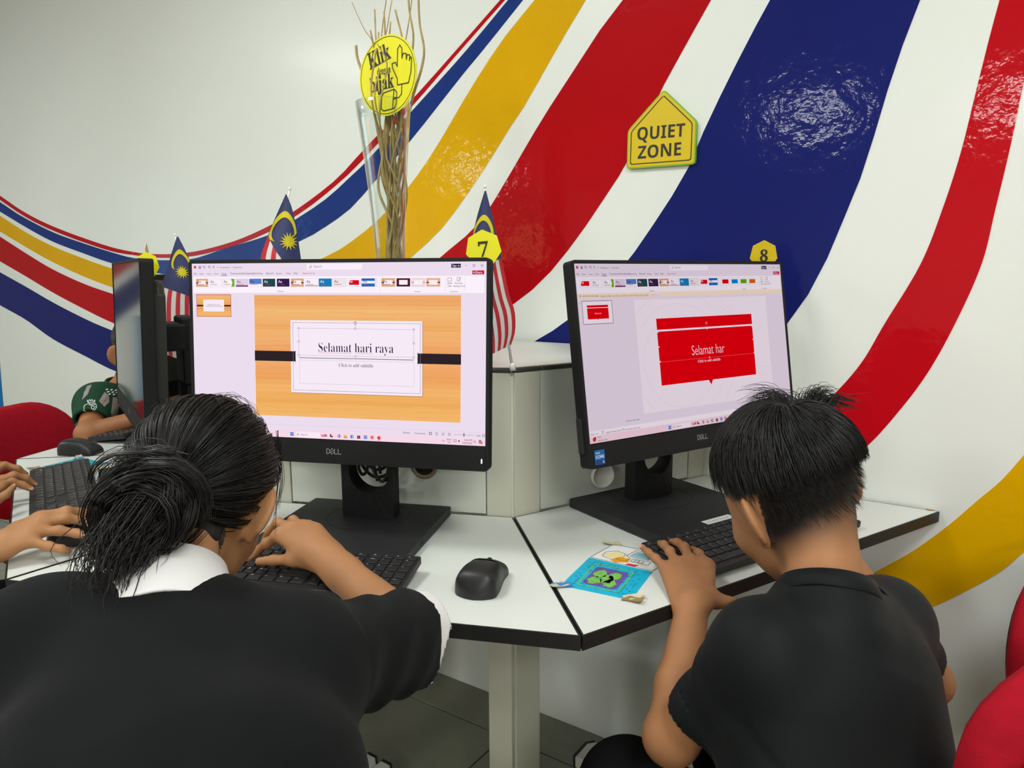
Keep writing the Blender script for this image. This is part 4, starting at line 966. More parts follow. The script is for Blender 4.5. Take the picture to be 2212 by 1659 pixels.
# ------------------------------------------------------------------ glass vase with dried twigs and the round sign
VY = 1.70
vb = at(843, 700, VY); VX = at(841, 400, VY).x
rim = at(836, 222, VY).z; VH = rim - HUBT
m_glass = bpy.data.materials.new('clear glass'); m_glass.use_nodes = True      # thin clear glass: clear pass-through plus Fresnel mirror
_n = m_glass.node_tree; _n.nodes.remove(_n.nodes['Principled BSDF'])
_a = _n.nodes.new('ShaderNodeBsdfTransparent'); _a.inputs[0].default_value = (0.95, 0.97, 0.96, 1)
_b = _n.nodes.new('ShaderNodeBsdfGlossy'); _b.inputs['Roughness'].default_value = 0.02; _b.inputs[0].default_value = (0.9, 0.95, 0.93, 1)
_l = _n.nodes.new('ShaderNodeLayerWeight'); _l.inputs[0].default_value = 0.5
_c = _n.nodes.new('ShaderNodeMath'); _c.operation = 'POWER'; _c.inputs[1].default_value = 2.1; _n.links.new(_l.outputs['Facing'], _c.inputs[0])
_x = _n.nodes.new('ShaderNodeMixShader')
_n.links.new(_c.outputs[0], _x.inputs[0]); _n.links.new(_a.outputs[0], _x.inputs[1]); _n.links.new(_b.outputs[0], _x.inputs[2]); _n.links.new(_x.outputs[0], _n.nodes['Material Output'].inputs[0])
vase = thing('vase', 'tall flared clear glass vase on the partition hub', 'vase', Matrix.Translation((VX + 0.003, VY, HUBT - 0.001)) @ RY(math.radians(-1.2)))
def vr(f): return 0.0285 + 0.004 * f + 0.030 * f ** 2.2
prof = [(0.0, 0.0)] + [(vr(0) - .004, 0.0), (vr(0), 0.004)] + [(vr(i / 14), VH * i / 14) for i in range(1, 15)]
prof += [(vr(1) - 0.0018, VH + .002), (vr(1) - 0.0036, VH)] + [(vr(i / 14) - 0.0036, VH * i / 14) for i in range(13, 0, -1)] + [(vr(0) - .005, 0.018), (0, 0.016)]
g = G(); g.lathe(prof, 40); g.obj('glass', m_glass, vase)
vc = Vector((VX + 0.003, VY, HUBT))
m_twig = mat('dried twig', lin(176, 152, 100), rough=.7, var=.25, vscale=40)
r = random.Random(21)
def twig(pts, r0, r1, lab='pale dried twig standing in the glass vase', grp='dried twigs in the glass vase'):
    C = crom(pts, 6); n = len(C)
    g = G(); g.tube(C, [r0 + (r1 - r0) * i / (n - 1) for i in range(n)], 6)
    o = g.obj('dried_twig', m_twig); tag(o, lab, 'twig', grp)
for i in range(17):                              # crowded inside the vase, leaning every way
    a0 = r.uniform(0, 2 * PI); a1 = a0 + r.uniform(-4.5, 4.5); q0 = r.uniform(.2, .78) * 0.024; top = r.uniform(.92, 1.38)
    pts = []
    for k in range(9):
        f = k / 8 * top; a = a0 + (a1 - a0) * k / 8 + .5 * math.sin(k * 1.6 + i)
        rad = (vr(min(f, 1)) - 0.007) * min(1, .58 + .42 * math.sin(k * 1.5 + i * 2.1)) * (1.0 if f < .7 else .8)
        if f < .1: rad = q0
        pts.append(vc + Vector((rad * math.cos(a) + .004 * f, rad * math.sin(a) * .8, 0.022 + f * (VH - .02))))
    twig(pts, r.uniform(.0024, .0042), r.uniform(.0012, .0022))
# the long twigs that rise out of the frame, traced over the vase
LT = [([(866, 330), (878, 270), (893, 205), (910, 150), (916, 105), (906, 45), (903, -60)], .0040, .0022, 'long pale twig bowing out to the right above the round yellow sign'),
      ([(862, 260), (880, 170), (893, 85), (884, 20), (880, -60)], .0034, .002, 'long dried twig rising behind the right edge of the round sign'),
      ([(858, 260), (872, 120), (884, 40), (896, -50)], .0018, .0012, 'thin dark twig crossing behind the top right of the round sign'),
      ([(846, 260), (826, 120), (826, 60), (842, -50)], .0016, .001, 'thin twig curving up above the middle of the round sign'),
      ([(850, 260), (832, 110), (838, 50), (856, -50)], .0016, .001, 'second thin twig above the middle of the round sign'),
      ([(838, 260), (815, 115), (785, 60), (760, 5)], .0014, .0008, 'thinnest twig leaning far to the left above the sign'),
      ([(812, 260), (785, 165), (772, 125), (769, 98)], .0036, .0030, 'short broken thick twig left of the round sign'),
      ([(822, 300), (806, 235), (802, 180), (813, 105)], .0028, .002, 'pale twig crossing in front of the round yellow sign'),
      ([(826, 320), (821, 230), (836, 140), (815, 95)], .0020, .0014, 'thin twig crossing in front of the lettering of the round sign')]
for px, r0, r1, lab in LT:
    pts = [vc + Vector((r.uniform(-.008, .008), r.uniform(-.008, .008), 0.03)), vc + Vector((r.uniform(-.012, .012), r.uniform(-.012, .012), VH * .5))]
    yy = VY - (0.055 if 'front' in lab else -0.02)
    pts += [at(u, v, yy if i else VY - (.02 if 'front' in lab else -.01)) for i, (u, v) in enumerate(px)]
    twig(pts, r0, r1, lab)
# round sign wedged among the twigs
m_yel2 = mat('bright yellow card', lin(226, 220, 10), rough=.45)
sc_ = at(836.5, 163, VY - 0.030)
yaw = math.radians(-34)
ex = Vector((math.cos(yaw), math.sin(yaw), 0)); nrm = Vector((math.sin(yaw) * 1, -math.cos(yaw), 0)); ez = Vector((0.03, 0, 1)).normalized(); ex = ex - ez * ex.dot(ez); ex.normalize(); nrm = ex.cross(ez)
RS = thing('round_sign', 'round yellow sign reading Klik dengan bijak among the twigs above the vase', 'sign', frame(sc_, ex, ez, nrm))
Rr = 0.0845
circ = [(Rr * math.cos(2 * PI * i / 48), Rr * math.sin(2 * PI * i / 48)) for i in range(48)]
g = G(); g.prism(circ, -0.0016, 0, 0); g.obj('card', m_yel2, RS)
g = G(); g.ring([(p[0] * .955, p[1] * .955) for p in circ], [(p[0] * .94, p[1] * .94) for p in circ], 0, 0.0004); g.obj('black_rim', m_blk, RS)
g = G()
put_text(g, serif('Klik'), -0.052, 0.018, w=0.066, h=0.036, z=0.0005, rot=0.26, offset=.010)
put_text(g, serif('dengan'), -0.030, 0.0035, w=0.040, h=0.016, z=0.0005, rot=.03)
put_text(g, serif('bijak'), -0.052, -0.030, w=0.072, h=0.031, z=0.0005, rot=.05, offset=.010)
g.obj('lettering', m_blk, RS)
def stroke(g, pts, w=0.0022, z=0.0006):
    for a, b in zip(pts, pts[1:]):
        d = Vector((b[0] - a[0], b[1] - a[1], 0)).normalized(); n = Vector((-d.y, d.x, 0)) * w / 2; A = Vector((*a, z)) - d * w * .4; B = Vector((*b, z)) + d * w * .4
        g.add([A + n, A - n, B - n, B + n], [(0, 1, 2, 3)])
zc_ = lambda x, y: ((x - 390) / 160 * Rr, (465 - y) / 228 * Rr)
g = G()
stroke(g, [zc_(*q) for q in ((446, 425), (448, 330), (460, 310), (472, 330), (472, 385), (478, 360), (494, 362), (496, 395), (500, 370), (514, 375), (512, 405), (520, 385), (525, 395), (520, 470), (508, 525), (448, 528), (446, 490), (420, 430), (418, 405), (436, 400), (446, 425))])
stroke(g, [zc_(*q) for q in ((472, 530), (470, 580), (455, 600), (430, 595))])
stroke(g, [zc_(*q) for q in ((372, 560), (430, 548), (445, 570), (440, 635), (430, 655), (372, 663), (357, 650), (360, 580), (372, 560))])
stroke(g, [zc_(*q) for q in ((428, 550), (420, 655))]); stroke(g, [zc_(*q) for q in ((425, 605), (443, 600))])
g.obj('hand_and_mouse_drawing', m_blk, RS)

# ------------------------------------------------------------------ numbered heptagon cards
def heptagon(name_t, M, rad, num, label, rotz=0.0):
    t = thing('number_card', label, 'card', M, None)
    pts = [(rad * math.sin(2 * PI * i / 7 + rotz), rad * math.cos(2 * PI * i / 7 + rotz)) for i in range(7)]
    g = G(); g.prism(pts, -0.0012, 0, 0); g.obj('card', {'8': m_yel, 'x': mat('raw card', lin(206, 196, 150), rough=.7)}.get(num, m_yel2), t)
    if num and num != 'x':
        g = G(); put_text(g, serif(num), 0, -rad * .42, h=rad * .80, z=0.0006, align='c', offset=.006); g.obj('numeral', m_blk, t)
    return t
def facing(p, yawdeg, pitch=0.0, roll=0.0):      # card plane: x right, y up, z towards the viewer
    return Matrix.Translation(p) @ RZ(math.radians(yawdeg)) @ RX(PI / 2 - math.radians(pitch)) @ RZ(math.radians(roll))
heptagon('7', facing(at(1044, 537, 1.275), -11.9, 0, 4), 0.0325, '7', 'yellow heptagon card with number 7 on the corner of the wood-slide monitor')
heptagon('8', facing(at(1650, 551, 1.505), 6), 0.0300, '8', 'yellow heptagon card with number 8 on top of the red-slide monitor')
heptagon('6', facing(at(318, 566, 1.60), -69.5, 0, 4) , 0.0420, 'x', 'pale card seen edge-on atop the switched-off monitor')
heptagon('5', facing(at(318, 573, 1.47), -10, 0, 3), 0.0265, '', 'plain yellow heptagon card behind the top of the switched-off monitor')

# ------------------------------------------------------------------ small table flags
m_fb = mat('flag navy cloth', lin(38, 44, 92), rough=.75, sheen=.2)
m_fr = mat('flag red cloth', lin(186, 24, 40), rough=.75, sheen=.2)
m_fw = mat('flag white cloth', lin(214, 212, 208), rough=.75, sheen=.2)
m_fy = mat('flag yellow print', lin(204, 190, 20), rough=.7)
m_fpole = mat('white flag pole', lin(228, 228, 224), rough=.4)
def flag(base, tip, left, right, Y, split, nstripe, label, emblem, skew=0.0, wave=0.006, tiltline=0.0):
    """left/right: cloth outline from the tip down (photo pixels at distance Y); split: fraction where navy ends at left/right edge"""
    b = Vector(base); tp = at(*tip, Y)
    t = thing('table_flag', label, 'flag', Matrix.Translation(b))
    inv = t.matrix_world.inverted()
    g = G(); ax = (tp - b).normalized()
    g.tube([inv @ b, inv @ (tp + ax * 0.004)], [0.0026, 0.0020], 8); g.lathe([(0, .006), (.0022, .0045), (.003, .001), (.002, -.002)], 8, 0, Matrix.Translation(inv @ (tp + ax * .004))); g.obj('pole', m_fpole, t)
    g = G(); g.lathe([(0.0, 0.0), (0.006, 0.0), (0.006, 0.010), (0.0035, 0.014), (0, .014)], 12, 0, Matrix.Translation(inv @ b)); g.obj('pole_clip', m_fpole, t)
    N = 28
    L = resample([(p[0], p[1]) for p in left], N); R = resample([(p[0], p[1]) for p in right], N)
    def S(u, v, off=0.0):
        i = min(N - 2, int(v * (N - 1))); f = v * (N - 1) - i
        a = L[i].lerp(L[i + 1], f); c = R[i].lerp(R[i + 1], f); p = a.lerp(c, u)
        dep = wave * math.sin(u * 5.2 + v * 2.0 + 0.6) * min(1, v * 3) - off - 0.004
        return inv @ at(p.x, p.y, Y + dep)
    sp = lambda u: split[0] + (split[1] - split[0]) * u
    n = 14
    g = G(); g.grid([[S(j / 16, sp(j / 16) * i / n) for j in range(17)] for i in range(n + 1)], 0, True); g.obj('navy_canton', m_fb, t)
    gr, gw = G(), G()
    for k in range(nstripe):
        u0, u1 = k / nstripe, (k + 1) / nstripe
        gg = gr if k % 2 == 0 else gw
        gg.grid([[S(u0 + (u1 - u0) * j / 2 + skew * (i / n) * 0, sp(u0 + (u1 - u0) * j / 2) + (1 - sp(u0 + (u1 - u0) * j / 2)) * i / n) for j in range(3)] for i in range(n + 1)], 0, True)
    gr.obj('red_stripes', m_fr, t)
    gw.obj('white_stripes', m_fw, t)
    cu, cv, ru, rv, su, sv, sr, srv, ang = emblem
    g = G(); M_ = 20
    out = [(cu + ru * math.cos(math.radians(a)), cv - rv * math.sin(math.radians(a))) for a in np.linspace(ang - 120, ang + 120, M_)]
    inn = [(cu + ru * .78 * math.cos(math.radians(a)) + .12 * ru * math.cos(math.radians(ang + 180)), cv - rv * .78 * math.sin(math.radians(a)) - .16 * rv * math.sin(math.radians(ang + 180))) for a in np.linspace(ang - 132, ang + 132, M_)]
    clip = lambda p: (min(.985, max(.015, p[0])), min(.97, max(.01, p[1])))
    g.grid([[S(*clip(a), .0012), S(*clip(((a[0] + b_[0]) / 2, (a[1] + b_[1]) / 2)), .0012), S(*clip(b_), .0012)] for a, b_ in zip(out, inn)], 0, True); g.obj('crescent', m_fy, t)
    if sr:
        g = G(); P = [(su + sr * (1 if i % 2 == 0 else .48) * math.cos(2 * PI * i / 28), sv + srv * (1 if i % 2 == 0 else .48) * math.sin(2 * PI * i / 28)) for i in range(28)]
        P = [S(*clip(p), .0014) for p in P]; c = S(su, sv, .0014)
        g.add(P + [c], [(i, (i + 1) % 28, 28) for i in range(28)]); g.obj('star', m_fy, t)
    return t
i1, i2, i3 = INN[1], INN[2], INN[3]
flag((i1[0], i1[1] - 0.004, HUBT - 0.004), (1048, 410), [(1047, 412), (1032, 462), (1018, 520), (1006, 580), (1012, 640), (1022, 700), (1040, 776)], [(1050, 412), (1062, 460), (1076, 520), (1088, 580), (1101, 640), (1112, 672), (1113, 715), (1104, 745)], 1.345,
     (.47, .44), 11, 'drooping Malaysian flag on a white pole behind the number 7 card', (.45, .25, .46, .10, .5, .38, .0, .0, 60))
flag((i2[0], i2[1] + 0.004, HUBT - 0.004), (625, 414), [(617, 420), (600, 458), (586, 490), (574, 522), (563, 558), (560, 620), (562, 690)], [(619, 420), (631, 450), (640, 492), (646, 530), (652, 575), (656, 630), (650, 690)], 1.475,
     (.34, .70), 8, 'drooping Malaysian flag with its star in view, above the middle of the wood-slide monitor', (.48, .28, .52, .14, .70, .385, .30, .075, 105))
flag((i3[0], i3[1], HUBT - 0.004), (379, 512), [(382, 511), (371, 545), (358, 590), (345, 625), (340, 660), (342, 720), (347, 762)], [(385, 511), (400, 540), (413, 570), (424, 606), (428, 660), (428, 720), (426, 790)], 1.885,
     (.44, .50), 9, 'Malaysian flag hanging between the switched-off monitor and the wood-slide monitor', (.55, .215, .44, .105, .56, .30, .26, .058, 90), wave=.004)
# ------------------------------------------------------------------ figures: signed-distance bodies turned into one continuous mesh
BIG = 1.0
def V3(p): return np.array([p[0], p[1], p[2]], dtype=np.float64)
class Sdf:
    """tree of blended primitives; each leaf is only evaluated near itself"""
    def __init__(s, kind, *a, k=0.0): s.kind = kind; s.a = a; s.k = k
    def bounds(s):
        if s.kind == 'cone':
            a, b, r1, r2 = s.a; r = max(r1, r2); return np.minimum(a, b) - r, np.maximum(a, b) + r
        if s.kind == 'ell':
            c, R, rad = s.a; m = max(rad); return c - m, c + m
        if s.kind == 'flat':
            a, b, r1, r2, n, f = s.a; r = max(r1, r2); return np.minimum(a, b) - r, np.maximum(a, b) + r
        bs = [q.bounds() for q in s.a[0]]; return np.min([b[0] for b in bs], 0), np.max([b[1] for b in bs], 0)
    def ev(s, P, margin):
        n = len(P); out = np.full(n, BIG, np.float32)
        lo, hi = s.bounds(); m = margin + 0.03
        idx = np.nonzero(np.all((P > lo - m) & (P < hi + m), 1))[0]
        if len(idx) == 0: return out
        Q = P[idx]
        if s.kind == 'cone':
            a, b, r1, r2 = s.a; ab = b - a; t = np.clip(((Q - a) @ ab) / max(1e-12, ab @ ab), 0, 1); out[idx] = np.linalg.norm(Q - a - t[:, None] * ab, axis=1) - (r1 + (r2 - r1) * t)
        elif s.kind == 'flat':       # tapered capsule flattened along n by factor f
            a, b, r1, r2, nn, f = s.a; ab = b - a; t = np.clip(((Q - a) @ ab) / max(1e-12, ab @ ab), 0, 1); d = Q - a - t[:, None] * ab
            h = d @ nn; d = d + (h / f - h)[:, None] * nn; out[idx] = (np.linalg.norm(d, axis=1) - (r1 + (r2 - r1) * t)) * (f if f < 1 else 1) ** .5
        elif s.kind == 'ell':
            c, R, rad = s.a; q = (Q - c) @ R; k0 = np.linalg.norm(q / rad, axis=1); k1 = np.linalg.norm(q / rad ** 2, axis=1); out[idx] = k0 * (k0 - 1) / np.maximum(k1, 1e-9)
        elif s.kind in ('u', 'sub'):
            d = None
            for i, q in enumerate(s.a[0]):
                e = q.ev(Q, margin)
                if d is None: d = e; continue
                k = s.k if s.kind == 'sub' or not q.k or q.kind == 'u' else q.k
                if s.kind == 'sub':
                    h = np.clip(0.5 - 0.5 * (d + e) / max(k, 1e-6), 0, 1); d = d * (1 - h) - e * h + k * h * (1 - h)
                else:
                    k = max(k, 1e-6); h = np.clip(0.5 + 0.5 * (e - d) / k, 0, 1); d = e * (1 - h) + d * h - k * h * (1 - h)
            out[idx] = d
        return out
def cone(a, b, r1, r2, k=0.0): return Sdf('cone', V3(a), V3(b), r1, r2, k=k)
def flat(a, b, r1, r2, n, f, k=0.0):
    n = V3(n); return Sdf('flat', V3(a), V3(b), r1, r2, n / np.linalg.norm(n), f, k=k)
def ell(c, rad, R=None, k=0.0): return Sdf('ell', V3(c), np.eye(3) if R is None else np.array([[R[i][j] for j in range(3)] for i in range(3)]), np.array(rad, float), k=k)
def U_(k, *q): return Sdf('u', list(q), k=k)
def sub(k, *q): return Sdf('sub', list(q), k=k)
def limb(pts, rs, k=0.02): return U_(k, *[cone(pts[i], pts[i + 1], rs[i], rs[i + 1]) for i in range(len(pts) - 1)])
def sdf_mesh(name, f, res, post=None, lo=None, hi=None, smooth=1):
    """surface nets over the blocks that the surface crosses. post(P, d) may add cuts and folds"""
    b = f.bounds(); lo = b[0] - 3 * res - 0.004 if lo is None else np.array(lo); hi = b[1] + 3 * res + 0.004 if hi is None else np.array(hi)
    B = 6; nb = np.ceil((hi - lo) / (res * B)).astype(int); N = nb * B + 1
    gx = np.stack(np.meshgrid(*[np.arange(n) for n in nb], indexing='ij'), -1).reshape(-1, 3)
    cen = lo + (gx + 0.5) * B * res
    F = lambda P, m: (post(P, f.ev(P, m)) if post else f.ev(P, m))
    d = F(cen, res * B * 1.6); keep = gx[np.abs(d) < res * B * 1.25]
    val = np.full(N, np.nan, np.float32)
    off = np.stack(np.meshgrid(*[np.arange(B + 1)] * 3, indexing='ij'), -1).reshape(-1, 3)
    ids = (keep[:, None, :] * B + off[None]).reshape(-1, 3)
    lin_ = np.unique((ids[:, 0] * N[1] + ids[:, 1]) * N[2] + ids[:, 2])
    I = np.stack([lin_ // (N[1] * N[2]), (lin_ // N[2]) % N[1], lin_ % N[2]], 1)
    P = lo + I * res
    vv = np.empty(len(P), np.float32)
    for i in range(0, len(P), 400000): vv[i:i + 400000] = F(P[i:i + 400000], res * 8)
    val.reshape(-1)[lin_] = vv
    # cells
    c8 = [(i, j, k) for i in (0, 1) for j in (0, 1) for k in (0, 1)]
    ii = I[(I < N - 1).all(1)]
    cv = np.stack([val[ii[:, 0] + a, ii[:, 1] + b_, ii[:, 2] + c] for a, b_, c in c8], 1)
    ok = ~np.isnan(cv).any(1); neg = (cv < 0); s = neg.sum(1); act = ok & (s > 0) & (s < 8)
    ii = ii[act]; cv = cv[act]
    acc = np.zeros((len(ii), 3)); cnt = np.zeros(len(ii))
    for e0 in range(8):
        for ax in range(3):
            if c8[e0][ax]: continue
            q = list(c8[e0]); q[ax] = 1; e1 = c8.index(tuple(q)); a, b_ = cv[:, e0], cv[:, e1]; m = (a < 0) != (b_ < 0)
            t = np.where(m, a / np.where(m, a - b_, 1), 0); p = np.array(c8[e0], float)[None] + np.zeros((len(ii), 3)); p[:, ax] += t
            acc[m] += p[m]; cnt[m] += 1
    V = lo + (ii + acc / cnt[:, None]) * res
    vid = np.full(N, -1, np.int32); vid[ii[:, 0], ii[:, 1], ii[:, 2]] = np.arange(len(ii))
    quads = []
    for ax in range(3):
        a1, a2 = (ax + 1) % 3, (ax + 2) % 3
        J = ii; J = J[(J[:, a1] > 0) & (J[:, a2] > 0)]
        n1 = J.copy(); n1[:, ax] += 1
        v0 = val[J[:, 0], J[:, 1], J[:, 2]]; v1 = val[n1[:, 0], n1[:, 1], n1[:, 2]]
        m = ((v0 < 0) != (v1 < 0)) & ~np.isnan(v0) & ~np.isnan(v1); J = J[m]; flip = (v0[m] < 0)
        def vi(da, db): K = J.copy(); K[:, a1] -= da; K[:, a2] -= db; return vid[K[:, 0], K[:, 1], K[:, 2]]
        q = np.stack([vi(0, 0), vi(1, 0), vi(1, 1), vi(0, 1)], 1); good = (q >= 0).all(1); q = q[good]; fl = flip[good]
        q[~fl] = q[~fl][:, ::-1]; quads.append(q)
    Q = np.concatenate(quads)
    if smooth:
        nb_s = np.zeros_like(V); nc = np.zeros(len(V))
        E = np.concatenate([Q[:, [0, 1]], Q[:, [1, 2]], Q[:, [2, 3]], Q[:, [3, 0]]])
        for it in range(smooth):
            nb_s[:] = 0; nc[:] = 0
            for c in range(3): nb_s[:, c] = np.bincount(E[:, 0], V[E[:, 1], c], len(V)) + np.bincount(E[:, 1], V[E[:, 0], c], len(V))
            nc = np.bincount(E[:, 0], minlength=len(V)) + np.bincount(E[:, 1], minlength=len(V))
            V = V + 0.5 * (nb_s / np.maximum(nc, 1)[:, None] - V)
    me = bpy.data.meshes.new(name)
    me.vertices.add(len(V)); me.vertices.foreach_set('co', V.astype(np.float32).ravel())
    me.loops.add(len(Q) * 4); me.loops.foreach_set('vertex_index', Q.astype(np.int32).ravel())
    me.polygons.add(len(Q)); me.polygons.foreach_set('loop_start', np.arange(0, len(Q) * 4, 4, dtype=np.int32))
    me.polygons.foreach_set('loop_total', np.full(len(Q), 4, np.int32))
    me.update(calc_edges=True); me.validate()
    me.polygons.foreach_set('use_smooth', np.ones(len(me.polygons), bool))
    return me, V
def noise3(P, sc, seed=0, octv=3):
    """cheap smooth noise from sums of sines"""
    rs = np.random.RandomState(seed); out = np.zeros(len(P)); amp = 1.0
    for o in range(octv):
        for _ in range(4):
            w = rs.normal(size=3); w = w / np.linalg.norm(w) * sc * (2 ** o) * rs.uniform(.7, 1.3); out += amp * np.sin(P @ w + rs.uniform(0, 6.28)) * .35
        amp *= .5
    return out
def fold(P, a, b, freq, amp, seed=0, lean=0.6):
    """creases that run around the axis a-b"""
    ax = V3(b) - V3(a); L = np.linalg.norm(ax); ax /= L; q = P - V3(a); t = q @ ax
    n2 = np.cross(ax, [0.3, 0.2, 0.93]); n2 /= np.linalg.norm(n2); s = q @ n2
    w = noise3(P, 12, seed, 2)
    return amp * (np.abs(np.sin(freq * (t + lean * s) + 2.2 * w)) ** 1.6 - .4) * np.clip((t + .02) / .05, 0, 1) * np.clip((L + .02 - t) / .03, 0, 1)
def halfspace(P, o, n): n = V3(n); n = n / np.linalg.norm(n); return (P - V3(o)) @ n
def put(name, me, mats, parent, label=None):
    o = bpy.data.objects.new(name, me)
    for m in (mats if isinstance(mats, (list, tuple)) else [mats]): me.materials.append(m)
    COL.objects.link(o); o.parent = parent; o.matrix_parent_inverse = parent.matrix_world.inverted() if False else Matrix()
    o.matrix_local = parent.matrix_world.inverted()
    if label: o['label'] = label
    return o
def set_attr(me, name, val):
    a = me.attributes.new(name, 'FLOAT', 'POINT'); a.data.foreach_set('value', np.asarray(val, np.float32))
def strands(name, paths, r0, parent, m, sides=3, label=None, taper=0.15, kind='stuff'):
    """paths (n, k, 3) to thin tubes, one mesh"""
    P = np.asarray(paths, float); n, k, _ = P.shape
    T = np.empty_like(P); T[:, 1:-1] = P[:, 2:] - P[:, :-2]; T[:, 0] = P[:, 1] - P[:, 0]; T[:, -1] = P[:, -1] - P[:, -2]
    T /= np.maximum(np.linalg.norm(T, axis=2, keepdims=True), 1e-9)
    ref = np.tile(np.array([0.31, 0.47, 0.83]), (n, 1))[:, None, :]
    A = np.cross(T, ref); A /= np.maximum(np.linalg.norm(A, axis=2, keepdims=True), 1e-9); Bv = np.cross(T, A)
    r0 = np.asarray(r0, float) * np.ones(n); prof = np.linspace(1, 0, k) ** .6 * (1 - taper) + taper
    R = r0[:, None] * prof[None]
    ang = 2 * np.pi * np.arange(sides) / sides
    Vv = P[:, :, None, :] + R[:, :, None, None] * (A[:, :, None, :] * np.cos(ang)[None, None, :, None] + Bv[:, :, None, :] * np.sin(ang)[None, None, :, None])
    V = Vv.reshape(-1, 3)
    i, j, s = np.meshgrid(np.arange(n), np.arange(k - 1), np.arange(sides), indexing='ij')
    s2 = (s + 1) % sides; f = lambda jj, ss: (i * k + jj) * sides + ss
    Q = np.stack([f(j, s), f(j, s2), f(j + 1, s2), f(j + 1, s)], -1).reshape(-1, 4)
    me = bpy.data.meshes.new(name); me.vertices.add(len(V)); me.vertices.foreach_set('co', V.astype(np.float32).ravel())
    me.loops.add(len(Q) * 4); me.loops.foreach_set('vertex_index', Q.astype(np.int32).ravel()); me.polygons.add(len(Q))
    me.polygons.foreach_set('loop_start', np.arange(0, len(Q) * 4, 4, dtype=np.int32)); me.polygons.foreach_set('loop_total', np.full(len(Q), 4, np.int32))
    me.update(calc_edges=True); me.polygons.foreach_set('use_smooth', np.ones(len(Q), bool))
    o = put(name, me, m, parent, label)
    if kind: o['kind'] = kind
    return o
def curve_pts(ctrl, n):
    C = crom(ctrl, 10); return np.array([list(C[int(round(i * (len(C) - 1) / (n - 1)))]) for i in range(n)])
m_skin = mat('tan skin', lin(166, 118, 79), rough=0.55, sss=0.08, var=0.05, vscale=30, bump=0.04, bscale=260, spec=0.35)
m_skin_h = mat('tan skin with cropped hair', lin(158, 110, 74), rough=0.58, sss=0.08, var=0.05, vscale=30, spec=0.3, attr=('crop', (0.012, 0.010, 0.009)))
m_hair = mat('black hair', (0.010, 0.0085, 0.0085), rough=0.42, spec=0.5)
m_nail = mat('finger nail', lin(214, 150, 132), rough=.35)
m_shirt = mat('black jersey cloth', (0.0060, 0.0068, 0.0073), rough=0.9, spec=0.08, sheen=0.03, var=0.12, vscale=18, bump=0.05, bscale=700)
m_shirt2 = mat('black smooth sports cloth', (0.0052, 0.0064, 0.0072), rough=0.6, spec=0.14, sheen=0.02, bump=0.04, bscale=900)
m_under = mat('white cotton', lin(226, 224, 224), rough=0.85, bump=0.05, bscale=500)
m_trouser = mat('black trousers', (0.007, 0.007, 0.008), rough=0.9, spec=0.1)
m_eye = mat('eye white', lin(225, 220, 214), rough=.2); m_iris = mat('dark iris', (0.02, 0.012, 0.008), rough=.15)
m_shoe = mat('dark shoe', (0.02, 0.02, 0.022), rough=.6)
def head_sdf(H, s=1.0, ears=True):
    """H: 4x4 head frame (x right, y face, z up), s scale; returns tree of primitives"""
    R = H.to_3x3(); p = lambda x, y, z: H @ Vector((x * s, y * s, z * s))
    e = lambda c, rad, k=0.012, RR=None: ell(p(*c), [q * s for q in rad], R if RR is None else RR, k=k)
    q = [e((0, -.014, .028), (.073, .093, .083)), e((0, .022, -.02), (.062, .070, .082), .03), e((0, .040, -.066), (.046, .048, .040), .03), e((0, .072, -.088), (.018, .018, .016), .022),
         e((.036, .062, -.028), (.024, .022, .024), .02), e((-.036, .062, -.028), (.024, .022, .024), .02),
         cone(p(0, .088, .006), p(0, .105, -.026), .006 * s, .0105 * s, k=.010), e((.009, .096, -.030), (.007, .008, .006), .006), e((-.009, .096, -.030), (.007, .008, .006), .006),
         e((0, .086, -.054), (.020, .008, .005), .005), e((0, .084, -.062), (.017, .008, .005), .005)]
    if ears:
        for sx in (-1, 1):
            RE = (H @ RZ(sx * math.radians(44)) @ RX(math.radians(10))).to_3x3()
            ear = sub(.004, U_(.004, ell(p(sx * .081, -.014, -.012), [.0078 * s, .0235 * s, .033 * s], RE), ell(p(sx * .074, -.004, -.038), [.007 * s, .010 * s, .012 * s], RE)), ell(p(sx * .088, -.004, -.008), [.006 * s, .012 * s, .019 * s], RE))
            q.append(U_(.006, ear))
    tree = U_(.012, *q)
    return sub(.006, tree, e((.031, .092, .008), (.016, .010, .009)), e((-.031, .092, .008), (.016, .010, .009)))
def eyes(H, s, parent):
    for sx in (-1, 1):
        g = G(); c = H @ Vector((sx * .030 * s, .0735 * s, .008 * s)); M = H.to_3x3().to_4x4(); M.translation = c
        g.lathe([(0, -.0105 * s)] + [(.0105 * s * math.sin(a), -.0105 * s * math.cos(a)) for a in np.linspace(.2, 2.6, 10)] , 14, 0, M @ RX(-PI / 2))
        g.lathe([(.0052 * s, .0093 * s), (0, .0108 * s)], 12, 1, M @ RX(-PI / 2)); me = g.mesh('eye', [])
        put('eye', me, [m_eye, m_iris], parent)
